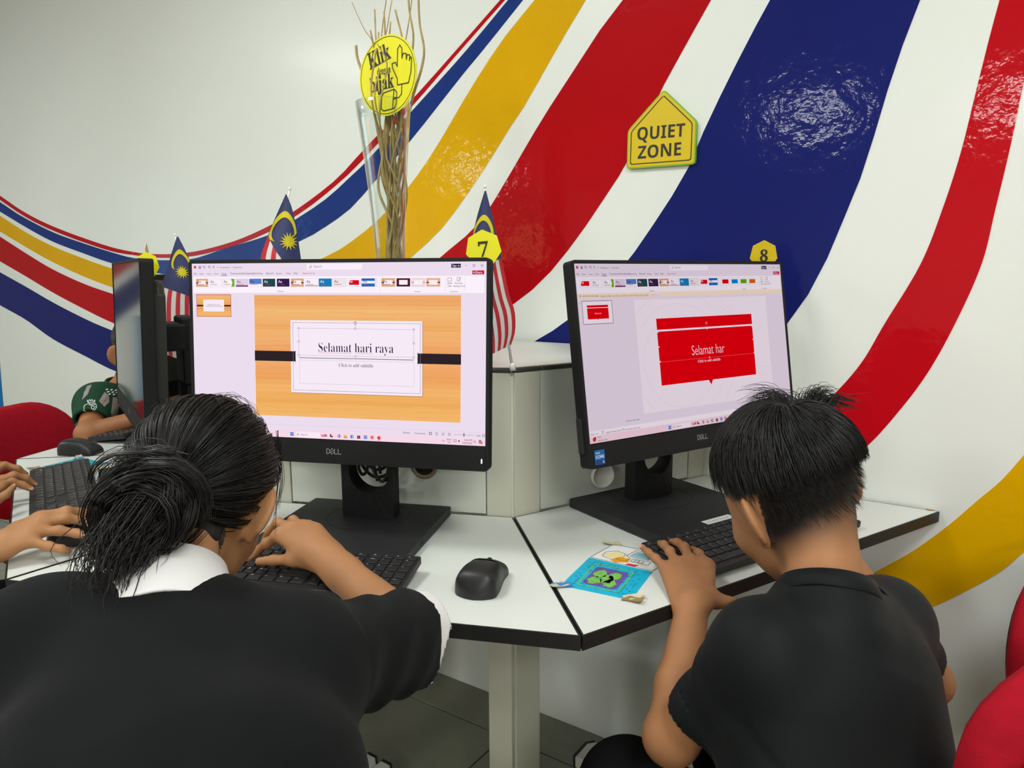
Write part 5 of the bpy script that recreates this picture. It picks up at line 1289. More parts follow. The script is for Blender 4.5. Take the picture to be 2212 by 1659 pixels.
def hand_sdf(wrist, fingers, thumb, pr=0.014, fr=(0.0078, 0.0070, 0.0062, 0.0054), tr=(.0105, .0090, .0080, .0064), normal=(0, 0, 1), palm_f=.62, s=1.0, carpal=None):
    """fingers: four lists of MCP, PIP, DIP, TIP (index to little); thumb: CMC, MCP, IP, TIP"""
    W = Vector(wrist); n = Vector(normal).normalized()
    fs = [0.98, 1.0, .96, .86]
    chains = []
    for f, q in zip(fingers, fs):
        f = [Vector(x) for x in f]
        chains.append(U_(.004, *[cone(f[i], f[i + 1], fr[i] * q * s, fr[i + 1] * q * s) for i in range(3)], *[ell(f[i], [fr[i] * q * s * 1.05] * 3, k=.004) for i in (1, 2)]))
    th = [Vector(x) for x in thumb]
    chains.append(U_(.005, *[cone(th[i], th[i + 1], tr[i] * s, tr[i + 1] * s) for i in range(3)]))
    fingers_u = U_(.0022, *chains)
    base = []
    mc = [Vector(f[0]) for f in fingers]; wc = W
    ax = (mc[0] - mc[3]); 
    for i, m in enumerate(mc):
        w0 = wc + ax * (.30 - .2 * i) * .8
        base.append(flat(w0, m, pr * s * 1.0, pr * s * .80, n, palm_f, k=.012))
    base.append(flat(wc.lerp(mc[1], .35) , wc.lerp(mc[2], .75), pr * s * 1.1, pr * s * 1.0, n, palm_f, k=.014))
    base.append(cone(wc.lerp(mc[0], .25), th[1], pr * s * .85, tr[1] * s, k=.014))
    return U_(.009, U_(.012, *base), fingers_u)
def nails(fingers, up, parent, r=0.0046, s=1.0):
    for f, u in zip(fingers, up):
        a, b = Vector(f[2]), Vector(f[3]); d = (b - a).normalized(); u = Vector(u); u = (u - d * u.dot(d)).normalized(); x = d.cross(u)
        c = b - d * 0.0008 + u * (0.0044 * s) ; g = G(); rows = []
        for i in range(6):
            t = -1 + 2 * i / 5; w = r * .92 * (1 - .25 * max(0, t) ** 2 - .1 * max(0, -t))
            rows.append([c + d * (t * .0058 * s) + x * (w * k) + u * (.0014 * (1 - k * k) - .0007 * t * t - .0008) for k in (-1, -.5, 0, .5, 1)])
        g.grid(rows, 0, True); g.grid([[p - u * .0007 for p in R_][::-1] for R_ in rows], 0, True); me = g.mesh('fingernail', [])
        put('fingernail', me, m_nail, parent)
# ------------------------------------------------------------------ person with the bun (front left)
def lerp(a, b, t): return Vector(a).lerp(Vector(b), t)
def head_frame(ear_at, sx, yaw, pitch, roll, s):
    R = (RZ(math.radians(yaw)) @ RX(math.radians(-pitch)) @ RY(math.radians(roll)))
    o = Vector(ear_at) - R.to_3x3() @ Vector((sx * .078 * s, -.010 * s, -.012 * s))
    return Matrix.Translation(o) @ R
gp = thing('person', 'person seen from behind with a messy hair bun, in black over a white collar', 'person', Matrix.Translation((-0.25, 0.33, 0.47)))
GS = 0.93
GH = head_frame(at(562, 1108, 0.80), 1, 6, 40, 10, GS)
gn = at(360, 1316, 0.680)                        # root of the neck
gL, gR = at(95, 1432, 0.655), at(628, 1456, 0.665)
gE, gW = at(884, 1366, 0.868), at(702, 1202, 1.03)
gF = [[at(606, 1154, 1.045), at(577, 1173, 1.058), at(556, 1190, 1.070), atz(538, 1206, .8065)],
      [at(632, 1142, 1.055), at(600, 1129, 1.082), at(582, 1148, 1.094), at(571, 1170, 1.098)],
      [at(656, 1140, 1.064), at(633, 1124, 1.098), at(614, 1140, 1.108), at(602, 1162, 1.108)],
      [at(680, 1147, 1.070), at(666, 1133, 1.098), at(652, 1144, 1.105), at(642, 1162, 1.105)]]
gT = [at(678, 1218, 1.028), at(632, 1208, 1.030), at(592, 1210, 1.046), atz(560, 1213, .8085)]
hand = hand_sdf(gW, gF, gT, pr=.0165, fr=(.0085, .0076, .0068, .0060), normal=(-.15, -.35, .93), palm_f=.70)
pel = Vector((-.25, .36, .53)); che = Vector((-.285, .545, .80)); ux = Vector((.98, .06, 0))
torso = U_(.05, *[cone(pel + ux * s_ * .055, che + ux * s_ * .062, .075, .065) for s_ in (-1, 1)], cone(gL + Vector((.03, 0, -.01)), gR - Vector((.03, 0, .01)), .052, .052), cone(gn - Vector((0, .02, .05)), gL, .05, .045), cone(gn - Vector((0, .02, .05)), gR, .05, .045))
lE, lW = at(70, 1560, .80), Vector((-.36, 1.02, .80)); lE = Vector((-.43, .66, .73)); lW = Vector((-.36, .80, .660))
lF = [[lW + Vector((.010 + .016 * (1.5 - i), .07, .012)), lW + Vector((.008 + .018 * (1.5 - i), .105, .016)), lW + Vector((.006 + .019 * (1.5 - i), .122, .004)), lW + Vector((.004 + .019 * (1.5 - i), .130, -.010))] for i in range(4)]
lT = [lW + Vector((.022, .015, 0)), lW + Vector((.042, .042, -.002)), lW + Vector((.050, .066, -.006)), lW + Vector((.052, .084, -.010))]
lhand = hand_sdf(lW, lF, lT, pr=.0155)
arms = [U_(.012, cone(gR, gE, .040, .034), cone(gE, gW, .0345, .0215), ell(gE, [.036] * 3), flat(lerp(gE, gW, .75), gW, .026, .023, (-.15, -.35, .93), .82)), U_(.012, cone(gL, lE, .040, .033), cone(lE, lW, .031, .021), ell(lE, [.033] * 3))]
neck = U_(.02, cone(GH @ Vector((0, -.030, -.045)), gn - Vector((0, .0, .03)), .041, .044))
body = U_(.020, head_sdf(GH, GS), neck, torso, U_(.010, arms[0], hand), U_(.010, arms[1], lhand))
me, V = sdf_mesh('body', body, .0030, smooth=1)
put('body', me, m_skin, gp)
eyes(GH, GS, gp)
nails([gF[0], gT], [(-.3, -.4, .85), (-.2, -.75, .5)], gp, s=.9)
# black jersey
ga = (gE - gR).normalized(); fo = (gW - gE).normalized()
cutn = Vector((.74, .62, -.22)).normalized(); cutp = at(922, 1402, .862)
sl_r = cone(gR, gE + ga * .07 - Vector((0, 0, .014)), .066, .062)
sl_l = cone(gL, lE, .072, .062)
jt = U_(.055, *[cone(pel + ux * s_ * .055, che + ux * s_ * .064, .112, .103) for s_ in (-1, 1)], cone(gL + Vector((.02, 0, 0)), gR - Vector((.02, 0, 0)), .070, .070), cone(gn - Vector((0, .02, .055)), gL, .062, .062), cone(gn - Vector((0, .02, .055)), gR, .062, .060), cone(che, lerp(gL, gR, .5), .11, .085))
jersey = U_(.035, jt, sl_r, sl_l)
lcut = (lE - gL).normalized()
nax = ((GH @ Vector((0, -.03, -.05))) - gn).normalized()
def jpost(P, d):
    near = halfspace(P, lerp(gR, gE, .15), ga) > 0
    d = d + np.where(np.abs(d) < .06, .0022 * noise3(P, 26, 3, 2) + .0012 * noise3(P * [1, 1.6, .7], 70, 5, 1), 0)
    d = d + np.where(near, fold(P, gR, gE + ga * .05, 42, .0044, 2, 1.3), 0)
    # creases from the shoulder blades down the back
    q = P - V3(che); u = q @ np.array([.80, -.25, .55]); w = noise3(P, 9, 8, 2)
    d = d + np.where(~near, .0020 * (np.abs(np.sin(34 * u + 2.6 * w)) ** 2) * np.clip(.5 + noise3(P, 7, 12, 1), 0, 1), 0)
    r_ = np.linalg.norm((P - V3(gR)) - np.outer((P - V3(gR)) @ V3(ga), V3(ga)), axis=1)
    hr = halfspace(P, cutp - cutn * .010, cutn)
    act = (r_ < .13) & near
    d = np.where(act, np.maximum(d, hr), d)
    hl = halfspace(P, lerp(gL, lE, .88), lcut); d = np.where((halfspace(P, lerp(gL, lE, .4), lcut) > 0) & (P[:, 0] < -.3), np.maximum(d, hl), d)
    nk = cone(gn + nax * .036, gn + nax * .14, .052, .058).ev(P, .06)      # neck opening
    return np.maximum(d, -nk)
me, _ = sdf_mesh('black_jersey', jersey, .0042, jpost, smooth=1)
put('black_jersey', me, m_shirt, gp)
# white shirt: cuff in the sleeve and folded collar
cuff = U_(.03, cone(lerp(gR, gE, .55) - Vector((0, 0, .012)), gE + ga * .075 - Vector((0, 0, .013)), .056, .0590))
def cpost(P, d):
    d = d + .0012 * noise3(P, 40, 9, 2)
    d = np.maximum(d, halfspace(P, cutp + cutn * .020, cutn)); d = np.maximum(d, -halfspace(P, cutp - cutn * .045, cutn))
    inner = cone(cutp + cutn * .012 - Vector((0, 0, .006)), cutp + cutn * .06, .040, .046).ev(P, .05); return np.maximum(d, -inner)
me, _ = sdf_mesh('white_cuff', cuff, .0028, cpost, smooth=1)
put('white_cuff', me, m_under, gp, 'white shirt cuff showing beyond the black sleeve')
def collar_ring(name, centre, ax, side, r_top, r_bot, h, drop, m, parent, front_gap=0.0, th=.0022, sx=1.0, sy=1.0, label=None, n=44, wav=.0015):
    """folded band round a neck: rises from the stand and turns over outwards"""
    ax = Vector(ax).normalized(); x = Vector(side); x = (x - ax * x.dot(ax)).normalized(); y = ax.cross(x)
    rows = []
    for i in range(n + 1):
        a = -PI + 2 * PI * i / n; gap = front_gap * max(0, math.cos(a - PI / 2)) ** 6   # opening at the throat (+y)
        dirv = x * (math.cos(a) * sx) + y * (math.sin(a) * sy)
        wv = wav * math.sin(5 * a + 1)
        prof = [(r_top - th, -h * .55), (r_top - th, h * .35), (r_top, h * .5), (r_top + th * 1.5, h * .46), (r_bot * .55 + r_top * .45 + th, h * .1 - drop * .3), (r_bot + th, -drop + wv), (r_bot, -drop - th + wv), (r_bot * .5 + r_top * .5, -drop * .3), (r_top + .001, h * .25)]
        rows.append([Vector(centre) + dirv * (r + gap) + ax * (z - gap * 1.2) for r, z in prof])
    g = G(); g.grid(rows, 0, True); me = g.mesh(name, []); me.update(); return put(name, me, m, parent, label)
side = Vector((1, .05, 0))
collar_ring('white_collar', gn + nax * .026, nax, side, .0490, .0645, .034, .048, m_under, gp, .006, sx=1.03, label='white shirt collar folded over the black neckline')
# legs and shoes
def legs(parent, hip, dirf, wid, knee_l, seat_z, name='trousers', m=None, splay=.05):
    f = Vector(dirf).normalized(); x = Vector((f.y, -f.x, 0)); parts = []; feet = []
    for s_ in (-1, 1):
        h = Vector(hip) + x * s_ * wid; k = h + f * knee_l + x * s_ * splay; k.z = seat_z + .055; a = k - f * .04; a.z = .085
        parts.append(U_(.03, cone(h, k, .078, .060), ell(k, [.062] * 3), cone(k, a, .058, .047))); feet.append((a, f))
    t = U_(.04, *parts, cone(Vector(hip) - x * wid, Vector(hip) + x * wid, .095, .095))
    def tp(P, d): return d + .002 * noise3(P, 22, 4, 2)
    me, _ = sdf_mesh(name, t, .0075, tp, smooth=1); put(name, me, m or m_trouser, parent)
    for a, f in feet:
        sh = U_(.02, cone(Vector((a.x, a.y, .045)), Vector((a.x, a.y, .045)) + f * .11, .042, .036), cone(a, Vector((a.x, a.y, .05)), .045, .042))
        def fp(P, d): return np.maximum(d, .0125 - P[:, 2])
        me, _ = sdf_mesh('shoe', sh, .007, fp, smooth=1); put('shoe', me, m_shoe, parent)
legs(gp, (-.25, .36, .53), (-.10, 1, 0), .075, .36, .46)
# hair: close cap, strands pulled back into a loose bun, hanging tail
HC = GH @ Vector((0, -.014 * GS, .028 * GS)); HR = GH.to_3x3(); HRAD = Vector((.0795, .0985, .0885)) * GS
def surf(d, lift=0.0, c=HC, R=HR, rad=HRAD):
    d = Vector(d).normalized(); return c + R @ Vector((d.x * (rad.x + lift), d.y * (rad.y + lift), d.z * (rad.z + lift)))
bunc = at(352, 1072, .712)                           # where the hair is gathered
_b = HR.inverted() @ (bunc - HC); bunl = Vector((_b.x / HRAD.x, _b.y / HRAD.y, _b.z / HRAD.z)).normalized()
cap = U_(.012, ell(HC, [HRAD.x - .003, HRAD.y - .003, HRAD.z - .003], HR), ell(bunc, [.044, .040, .042], k=.02), ell(surf(Vector((-.1, -.8, -.75)), -.012), [.040, .030, .03], k=.02), ell(GH @ Vector((.008, -.040, -.052)), [.040, .022, .030], GH.to_3x3(), k=.02))
Hi = np.array(GH.inverted().to_3x3()); Ho = V3(GH.translation)
def cappost(P, d):
    L = (P - Ho) @ Hi.T / GS
    face = np.maximum(-(L[:, 1] - .052), -(L[:, 2] + .012 - 0.0))          # keep hair off the face: remove y > .052 below the fringe line
    hl = np.minimum.reduce([L[:, 2] - .062 + np.abs(L[:, 0]) * .3, .050 - L[:, 1] + 0 * L[:, 2]])
    keep = np.where(L[:, 1] > .0, np.maximum(L[:, 2] - (.005 + 1.05 * (L[:, 1])), 0) - np.maximum(.005 + 1.05 * L[:, 1] - L[:, 2], 0), L[:, 2] + .098 + .02 * np.abs(L[:, 0]) / .07)
    return np.maximum(d, -keep * GS)
me, _ = sdf_mesh('hair', cap, .0040, cappost, smooth=2)
put('hair', me, m_hair, gp)['kind'] = 'stuff'
rs = np.random.RandomState(5)
a1 = bunl.orthogonal().normalized(); a2 = bunl.cross(a1).normalized()
def sphere_path(w, e1, e2, th0, th1, phi, lift0, lift1, k, sw=0.0, seed=0.0):
    out = []
    for j in range(k):
        t = j / (k - 1); th = th0 + (th1 - th0) * t; ph = phi + sw * math.sin(t * 3.0 + seed)
        d = w * math.cos(th) + (e1 * math.cos(ph) + e2 * math.sin(ph)) * math.sin(th)
        out.append(surf(d, lift0 + (lift1 - lift0) * t + .004 * math.sin(PI * t)))
    return out
paths = []; rad_ = []
Li = GH.inverted().to_3x3()
tries = 0
while len(paths) < 3300 and tries < 9000:
    tries += 1
    phi = rs.uniform(0, 2 * PI); th0 = math.acos(rs.uniform(-.72, .75)); th1 = rs.uniform(.16, .34)
    if th0 < th1 + .2: continue
    d0 = bunl * math.cos(th0) + (a1 * math.cos(phi) + a2 * math.sin(phi)) * math.sin(th0)
    if d0.y > .1 and d0.z < -.05 + .95 * d0.y: continue        # face stays clear
    if d0.z < -.93: continue
    clump = .0018 * math.sin(phi * 23) + .0012 * math.sin(phi * 51 + 1)
    l0 = rs.uniform(-.003, .004) + clump; paths.append(sphere_path(bunl, a1, a2, th0, th1, phi, l0, l0 + rs.uniform(.002, .010), 11, rs.normal(0, .03), rs.uniform(0, 6))); rad_.append(rs.uniform(.00045, .0010))
# bun locks: coils of strands wound round the gathering point
R3 = [HR @ a1, HR @ a2, HR @ bunl]
for lk in range(110):
    ang = rs.uniform(0, 2 * PI); tilt = rs.uniform(-.9, .9); rr = rs.uniform(.014, .040); span = rs.uniform(1.6, 4.2); cz = rs.uniform(-.006, .044); cx, cy = rs.normal(0, .008, 2)
    for s_ in range(22):
        o = rs.normal(0, .0032, 3); p = []
        for j in range(12):
            t = j / 11; a = ang + span * t; r_ = rr * (1 + .16 * math.sin(3 * t + lk)) + o[0]
            v = R3[0] * (r_ * math.cos(a) * 1.10 + cx) + R3[1] * (r_ * math.sin(a) + cy) + R3[2] * (cz + tilt * .022 * math.sin(a) + o[1] + .012 * math.sin(PI * t))
            p.append(bunc + v)
        paths_b = p
        paths.append([q for q in np.array([list(x) for x in p])[np.linspace(0, 11, 11).round().astype(int)]]); rad_.append(rs.uniform(.00045, .0009))
# nape hair swept up to the bun
for i in range(800):
    x_ = rs.uniform(-.050, .052); z_ = rs.uniform(-.108, -.050) + .35 * abs(x_); y_ = -.056 + 9 * x_ * x_ - .10 * (z_ + .06)
    c = [GH @ Vector((x_, y_, z_)), GH @ Vector((x_ * .9 - .004, y_ - .010, z_ + .018)), (GH @ Vector((x_ * .7, y_ - .014, z_ + .040))).lerp(bunc, .35), bunc + Vector(rs.normal(0, .014, 3))]
    paths.append(curve_pts(c, 11)); rad_.append(rs.uniform(.0005, .0010))
# tail hanging at the left of the bun
t0, t1, t2, t3 = at(325, 1085, .680), at(286, 1140, .664), at(256, 1190, .650), at(244, 1238, .640)
for i in range(900):
    o0 = Vector(rs.normal(0, .011, 3)); o1 = o0 * .9 + Vector(rs.normal(0, .005, 3)); sp = Vector(rs.normal(0, 1, 3)) * .008
    L_ = rs.uniform(.72, 1.10); e = lerp(t2, t3, 0) + (t3 - t2) * L_
    c = [t0 + o0 * 1.1, t1 + o0 * 1.2, t2 + o1 * 1.25 + sp * .5, e + o1 * .9 + sp]
    paths.append(curve_pts(c, 11)); rad_.append(rs.uniform(.0004, .0009))
# flyaways
for i in range(60):
    phi = rs.uniform(0, 2 * PI); th0 = rs.uniform(1.0, 2.0); d0 = bunl * math.cos(th0) + (a1 * math.cos(phi) + a2 * math.sin(phi)) * math.sin(th0)
    if d0.z < .1: continue
    paths.append(sphere_path(bunl, a1, a2, th0, th0 - rs.uniform(.5, .9), phi, .001, rs.uniform(.006, .022), 11, rs.normal(0, .1), 1)); rad_.append(.00035)
for c in ([(606, 948), (607, 1000), (598, 1060), (596, 1110), (595, 1162)], [(600, 930), (602, 990), (606, 1040), (600, 1090), (590, 1120)], [(596, 950), (594, 1010), (588, 1060), (582, 1105), (572, 1135)], [(603, 960), (612, 1010), (610, 1050), (604, 1085), (603, 1100)]):
    for q in range(4): paths.append(curve_pts([at(u + rs.normal(0, 2.0), v, .845 + rs.normal(0, .003)) for u, v in c], 11)); rad_.append(.00038)
for c in ([(470, 866), (500, 853), (530, 862), (552, 885), (562, 905)], [(440, 868), (480, 858), (520, 868), (545, 880), (556, 900)], [(545, 890), (570, 915), (590, 950), (600, 985), (604, 1010)], [(430, 862), (470, 850), (505, 856), (530, 880), (540, 892)]):
    for q in range(5): paths.append(curve_pts([at(u + rs.normal(0, 3), v + rs.normal(0, 3), .84) for u, v in c], 11)); rad_.append(.0003)
strands('hair_strands', [[list(q) for q in p] for p in paths], rad_, gp, m_hair)
# ------------------------------------------------------------------ boy in the black shirt (right)
bp_ = thing('person', 'boy with short black hair and black round-neck shirt, seen from behind at the right', 'person', Matrix.Translation((.38, .70, .47)))
BS = 0.98
BH = head_frame(at(1630, 1126, .868), -1, 20, 32, -12, BS)
bn = at(1788, 1285, .815)
bL, bR = at(1648, 1408, .765), at(1908, 1345, .885)
bE, bW = at(1450, 1592, .835), at(1497, 1302, .968)
bF = [[at(1527, 1222, 1.040), at(1509, 1196, 1.078), at(1497, 1190, 1.098), at(1490, 1190, 1.113)],
      [at(1492, 1214, 1.050), at(1478, 1182, 1.090), at(1463, 1172, 1.118), at(1451, 1170, 1.138)],
      [at(1462, 1221, 1.048), at(1447, 1191, 1.084), at(1434, 1177, 1.112), at(1426, 1174, 1.130)],
      [at(1444, 1235, 1.040), at(1416, 1206, 1.068), at(1400, 1193, 1.090), at(1388, 1183, 1.108)]]
bT = [at(1526, 1286, .985), at(1548, 1298, .976), at(1570, 1300, .970), at(1586, 1299, .966)]
bhand = hand_sdf(bW, bF, bT, pr=.0165, fr=(.0082, .0074, .0066, .0059), normal=(-.1, -.3, .95), palm_f=.72)
pel = Vector((.375, .70, .56)); che = Vector((.365, .78, .76)); ux = Vector((.93, .30, 0)).normalized()
torso = U_(.05, *[cone(pel + ux * s_ * .045, che + ux * s_ * .052, .062, .055) for s_ in (-1, 1)], cone(bL, bR, .044, .044), cone(bn - Vector((0, 0, .05)), bL, .045, .040), cone(bn - Vector((0, 0, .05)), bR, .045, .040))
rE, rW = at(2002, 1470, .955), atz(1800, 1168, .812)
rF = [[lerp(rW, atz(1770, 1150, .80), .35) + Vector((.018 * (i - 1.5), .06, .014)), rW + Vector((.018 * (i - 1.5) - .01, .085, .014)), rW + Vector((.018 * (i - 1.5) - .012, .105, .004)), rW + Vector((.018 * (i - 1.5) - .014, .118, -.006))] for i in range(4)]
rT = [rW + Vector((-.02, .015, 0)), rW + Vector((-.038, .038, 0)), rW + Vector((-.044, .058, -.004)), rW + Vector((-.046, .075, -.008))]
rhand = hand_sdf(rW, rF, rT, pr=.015, s=.92)
arms = [U_(.012, cone(bL, bE, .036, .031), cone(bE, lerp(bE, bW, .35), .032, .0305), cone(lerp(bE, bW, .35), bW, .0305, .0215), ell(bE, [.0325] * 3)), U_(.012, cone(bR, rE, .036, .031), cone(rE, rW, .030, .020), ell(rE, [.032] * 3))]
neck = cone(BH @ Vector((0, -.026, -.040)), bn - Vector((0, 0, .03)), .043, .048)
body = U_(.020, head_sdf(BH, BS), neck, torso, U_(.010, arms[0], bhand), U_(.010, arms[1], rhand))
me, V = sdf_mesh('body', body, .0030, smooth=1)
Hi = np.array(BH.inverted().to_3x3()); L = (V - V3(BH.translation)) @ Hi.T / BS
def sstep(a, b, x): t = np.clip((x - a) / (b - a), 0, 1); return t * t * (3 - 2 * t)
hd = np.linalg.norm(L, axis=1) < .17
nape = sstep(-.092, -.028, L[:, 2] + .010 * noise3(V, 60, 2, 2))
crop = nape * (1 - sstep(.000, .022, L[:, 1] - np.maximum(L[:, 2] - .0, 0) * .45)) * hd
earz = (np.abs(L[:, 0]) > .071) & (L[:, 2] < .024) & (L[:, 2] > -.055) & (L[:, 1] > -.036) & (L[:, 1] < .02)
crop = np.where(earz, 0, crop)
set_attr(me, 'crop', crop)
put('body', me, m_skin_h, bp_)
eyes(BH, BS, bp_)
nails(bF[1:] , [(-.1, -.2, .95)] * 3, bp_, s=.9)
# black sports shirt
bx = (bE - bL).normalized(); rx_ = (rE - bR).normalized()
bax = ((BH @ Vector((0, -.03, -.05))) - bn).normalized()
sl = cone(bL, lerp(bL, bE, .85), .041, .041); sr_ = cone(bR, lerp(bR, rE, .85), .046, .044)
shirt = U_(.022, cone(bn - bax * .045, bn + bax * .016, .062, .0525), U_(.040, *[cone(pel - Vector((0, 0, .10)) + ux * s_ * .052, che + ux * s_ * .054, .108, .082) for s_ in (-1, 1)], cone(bL, bR, .043, .043), cone(bn - Vector((0, 0, .052)), bL, .054, .050), cone(bn - Vector((0, 0, .052)), bR, .054, .050), cone(che, lerp(bL, bR, .5), .088, .062), sl, sr_))
def bpost(P, d):
    near = halfspace(P, lerp(bL, bE, .2), bx) > 0
    d = d + .0018 * noise3(P, 24, 13, 2)
    left = P[:, 0] < .30
    d = d + np.where(near & left, fold(P, bL, bE, 62, .0032, 6, .7), 0)
    q = P - V3(che); u = q @ np.array([.9, .35, .18]); w = noise3(P, 8, 18, 2)
    d = d + np.where(~near, .0026 * (np.abs(np.sin(26 * u + 2.2 * w)) ** 2) * np.clip(.45 + noise3(P, 6, 22, 1), 0, 1), 0)
    hl = halfspace(P, lerp(bL, bE, .72), bx) + .003 * np.sin(P[:, 2] * 60); act = (halfspace(P, lerp(bL, bE, .3), bx) > 0) & (cone(bL, bE + bx * .08, .085, .085).ev(P, .06) < 0)
    d = np.where(act, np.maximum(d, hl), d)
    inner = cone(lerp(bL, bE, .5), bE + bx * .1, .0335, .0355).ev(P, .06); d = np.where(act & (hl > -.03), np.maximum(d, -inner), d)
    hr = halfspace(P, lerp(bR, rE, .62), rx_); act = (halfspace(P, lerp(bR, rE, .3), rx_) > 0) & (cone(bR, rE + rx_ * .08, .08, .08).ev(P, .06) < 0)
    d = np.where(act, np.maximum(d, hr), d)
    d = np.where(np.linalg.norm(P - V3(bn), axis=1) < .078, np.maximum(d, halfspace(P, bn + bax * .014, bax)), d)
    nk = cone(bn + bax * .002, bn + bax * .14, .0465, .050).ev(P, .06)
    return np.maximum(d, -nk)
me, _ = sdf_mesh('black_shirt', shirt, .0042, bpost, smooth=1)
put('black_shirt', me, m_shirt2, bp_)
collar_ring('neck_band', bn + bax * .008, bax, (1, .3, 0), .0500, .0560, .014, .014, m_shirt2, bp_, .004, sx=1.03, sy=1.0, th=.0022, wav=.0008)
g = G(); c0 = at(1662, 1602, .70)
g.add([at(1658, 1590, .705), at(1664, 1590, .705), at(1676, 1622, .705), at(1669, 1622, .705), at(1658, 1590, .708), at(1664, 1590, .708), at(1676, 1622, .708), at(1669, 1622, .708)], [(0, 1, 2, 3), (4, 7, 6, 5), (0, 4, 5, 1), (1, 5, 6, 2), (2, 6, 7, 3), (3, 7, 4, 0)])
put('red_tab', g.mesh('red_tab', []), mat('red tab', lin(150, 30, 30), rough=.6), bp_, 'small red tab on the shirt side')
legs(bp_, (.375, .70, .57), (-.40, .90, 0), .065, .30, .455, splay=.035)
# hair
HC2 = BH @ Vector((0, -.014 * BS, .028 * BS)); HR2 = BH.to_3x3(); HRAD2 = Vector((.0765, .0965, .0870)) * BS
wl = Vector((.10, -.52, .84)).normalized()          # the whorl at the crown
b1 = wl.orthogonal().normalized(); b2 = wl.cross(b1).normalized()
capb = ell(HC2, [HRAD2.x + .003, HRAD2.y + .003, HRAD2.z + .003], HR2)
def bcap(P, d):
    L = (P - V3(BH.translation)) @ Hi.T / BS
    line = .020 + .45 * np.clip(L[:, 1] + .02, -.02, .2) + .003 * noise3(P, 90, 3, 1)
    line = np.where(L[:, 1] > .045, .062, line)
    return np.maximum(d, (line - L[:, 2]) * BS)
me, _ = sdf_mesh('hair', U_(.01, capb), .0040, bcap, smooth=1)
put('hair', me, m_hair, bp_)
rs = np.random.RandomState(9); paths = []; rad_ = []; tries = 0
def surf2(d, lift): d = Vector(d).normalized(); return HC2 + HR2 @ Vector((d.x * (HRAD2.x + lift), d.y * (HRAD2.y + lift), d.z * (HRAD2.z + lift)))
while len(paths) < 5200 and tries < 20000:
    tries += 1
    phi = rs.uniform(0, 2 * PI); th0 = rs.uniform(.02, 1.25) ** 1.0; L_ = rs.uniform(.45, .85)
    cl = round(phi * 26 + rs.normal(0, .25)) / 26.0; lay = rs.uniform(0, 1)
    sw = .22 + rs.normal(0, .05); p = []; ok = True
    for j in range(10):
        t = j / 9; th = th0 + L_ * t; ph = (phi * (1 - .55 * t) + cl * .55 * t) + sw * t
        d = wl * math.cos(th) + (b1 * math.cos(ph) + b2 * math.sin(ph)) * math.sin(th)
        zl = d.z * (HRAD2.z) / BS + .028; yl = d.y * HRAD2.y / BS - .014
        lim = .006 + .50 * max(0, yl + .02) if yl < .05 else .055
        lift = .002 + lay * .010 * math.sin(min(1, t * 1.6) * PI * .5) + .006 * math.sin(PI * min(1, max(0, th / 1.7)))
        if zl < lim + .012 * (rs.uniform() - .4) * (j > 0) and j > 1: break
        p.append(surf2(d, lift))
    if len(p) < 4: continue
    P_ = np.array([list(q) for q in p]); tt = np.linspace(0, len(p) - 1, 10); i0 = np.minimum(tt.astype(int), len(p) - 2); f = (tt - i0)[:, None]
    paths.append(P_[i0] * (1 - f) + P_[i0 + 1] * f); rad_.append(rs.uniform(.00045, .0010))
# standing tufts at the front of the crown
for (u, v, du, dv, n) in ((1712, 892, -88, -40, 150), (1690, 900, -80, -10, 90), (1740, 882, 45, -34, 130), (1770, 876, 70, -6, 110), (1660, 905, -60, 10, 70)):
    for i in range(n):
        u0 = u + rs.normal(0, 14); v0 = v + rs.normal(0, 8); k = rs.uniform(.6, 1.12); Y = .95 + rs.normal(0, .012)
        sp_ = rs.normal(0, 9, 2)
        c = [at(u0, v0 + 18, Y - .01), at(u0 + du * .3 * k, v0 + dv * .75 * k - 6, Y), at(u0 + du * .68 * k + sp_[0] * .4, v0 + dv * 1.05 * k + sp_[1] * .4, Y + .004), at(u0 + du * k + sp_[0], v0 + dv * .9 * k + sp_[1] + 4, Y + .008)]
        paths.append(curve_pts(c, 10)); rad_.append(rs.uniform(.0003, .0007))
strands('hair_strands', [[list(q) for q in p] for p in paths], rad_, bp_, m_hair)
# cropped hair below the bowl line
paths = []; tries = 0
while len(paths) < 3200 and tries < 30000:
    tries += 1
    d = Vector(rs.normal(0, 1, 3)).normalized()
    zl = d.z * HRAD2.z / BS + .028; yl = d.y * HRAD2.y / BS - .014
    if yl > .004 + .35 * max(0, zl) or zl > .06: continue
    if rs.uniform() > (zl + .055) / .05: continue
    if abs(d.x) > .9 and zl < .024 and yl > -.036: continue
    p0 = surf2(d, -.0055); n_ = (HR2 @ d).normalized(); dn = (HR2 @ Vector((0, -.25, -1))).normalized(); L_ = rs.uniform(.006, .013)
    paths.append([list(p0 + (n_ * .35 * t + dn * t) * L_ + n_ * .0035) for t in (0, .35, .7, 1)])
strands('cropped_hair', paths, .00035, bp_, m_hair)
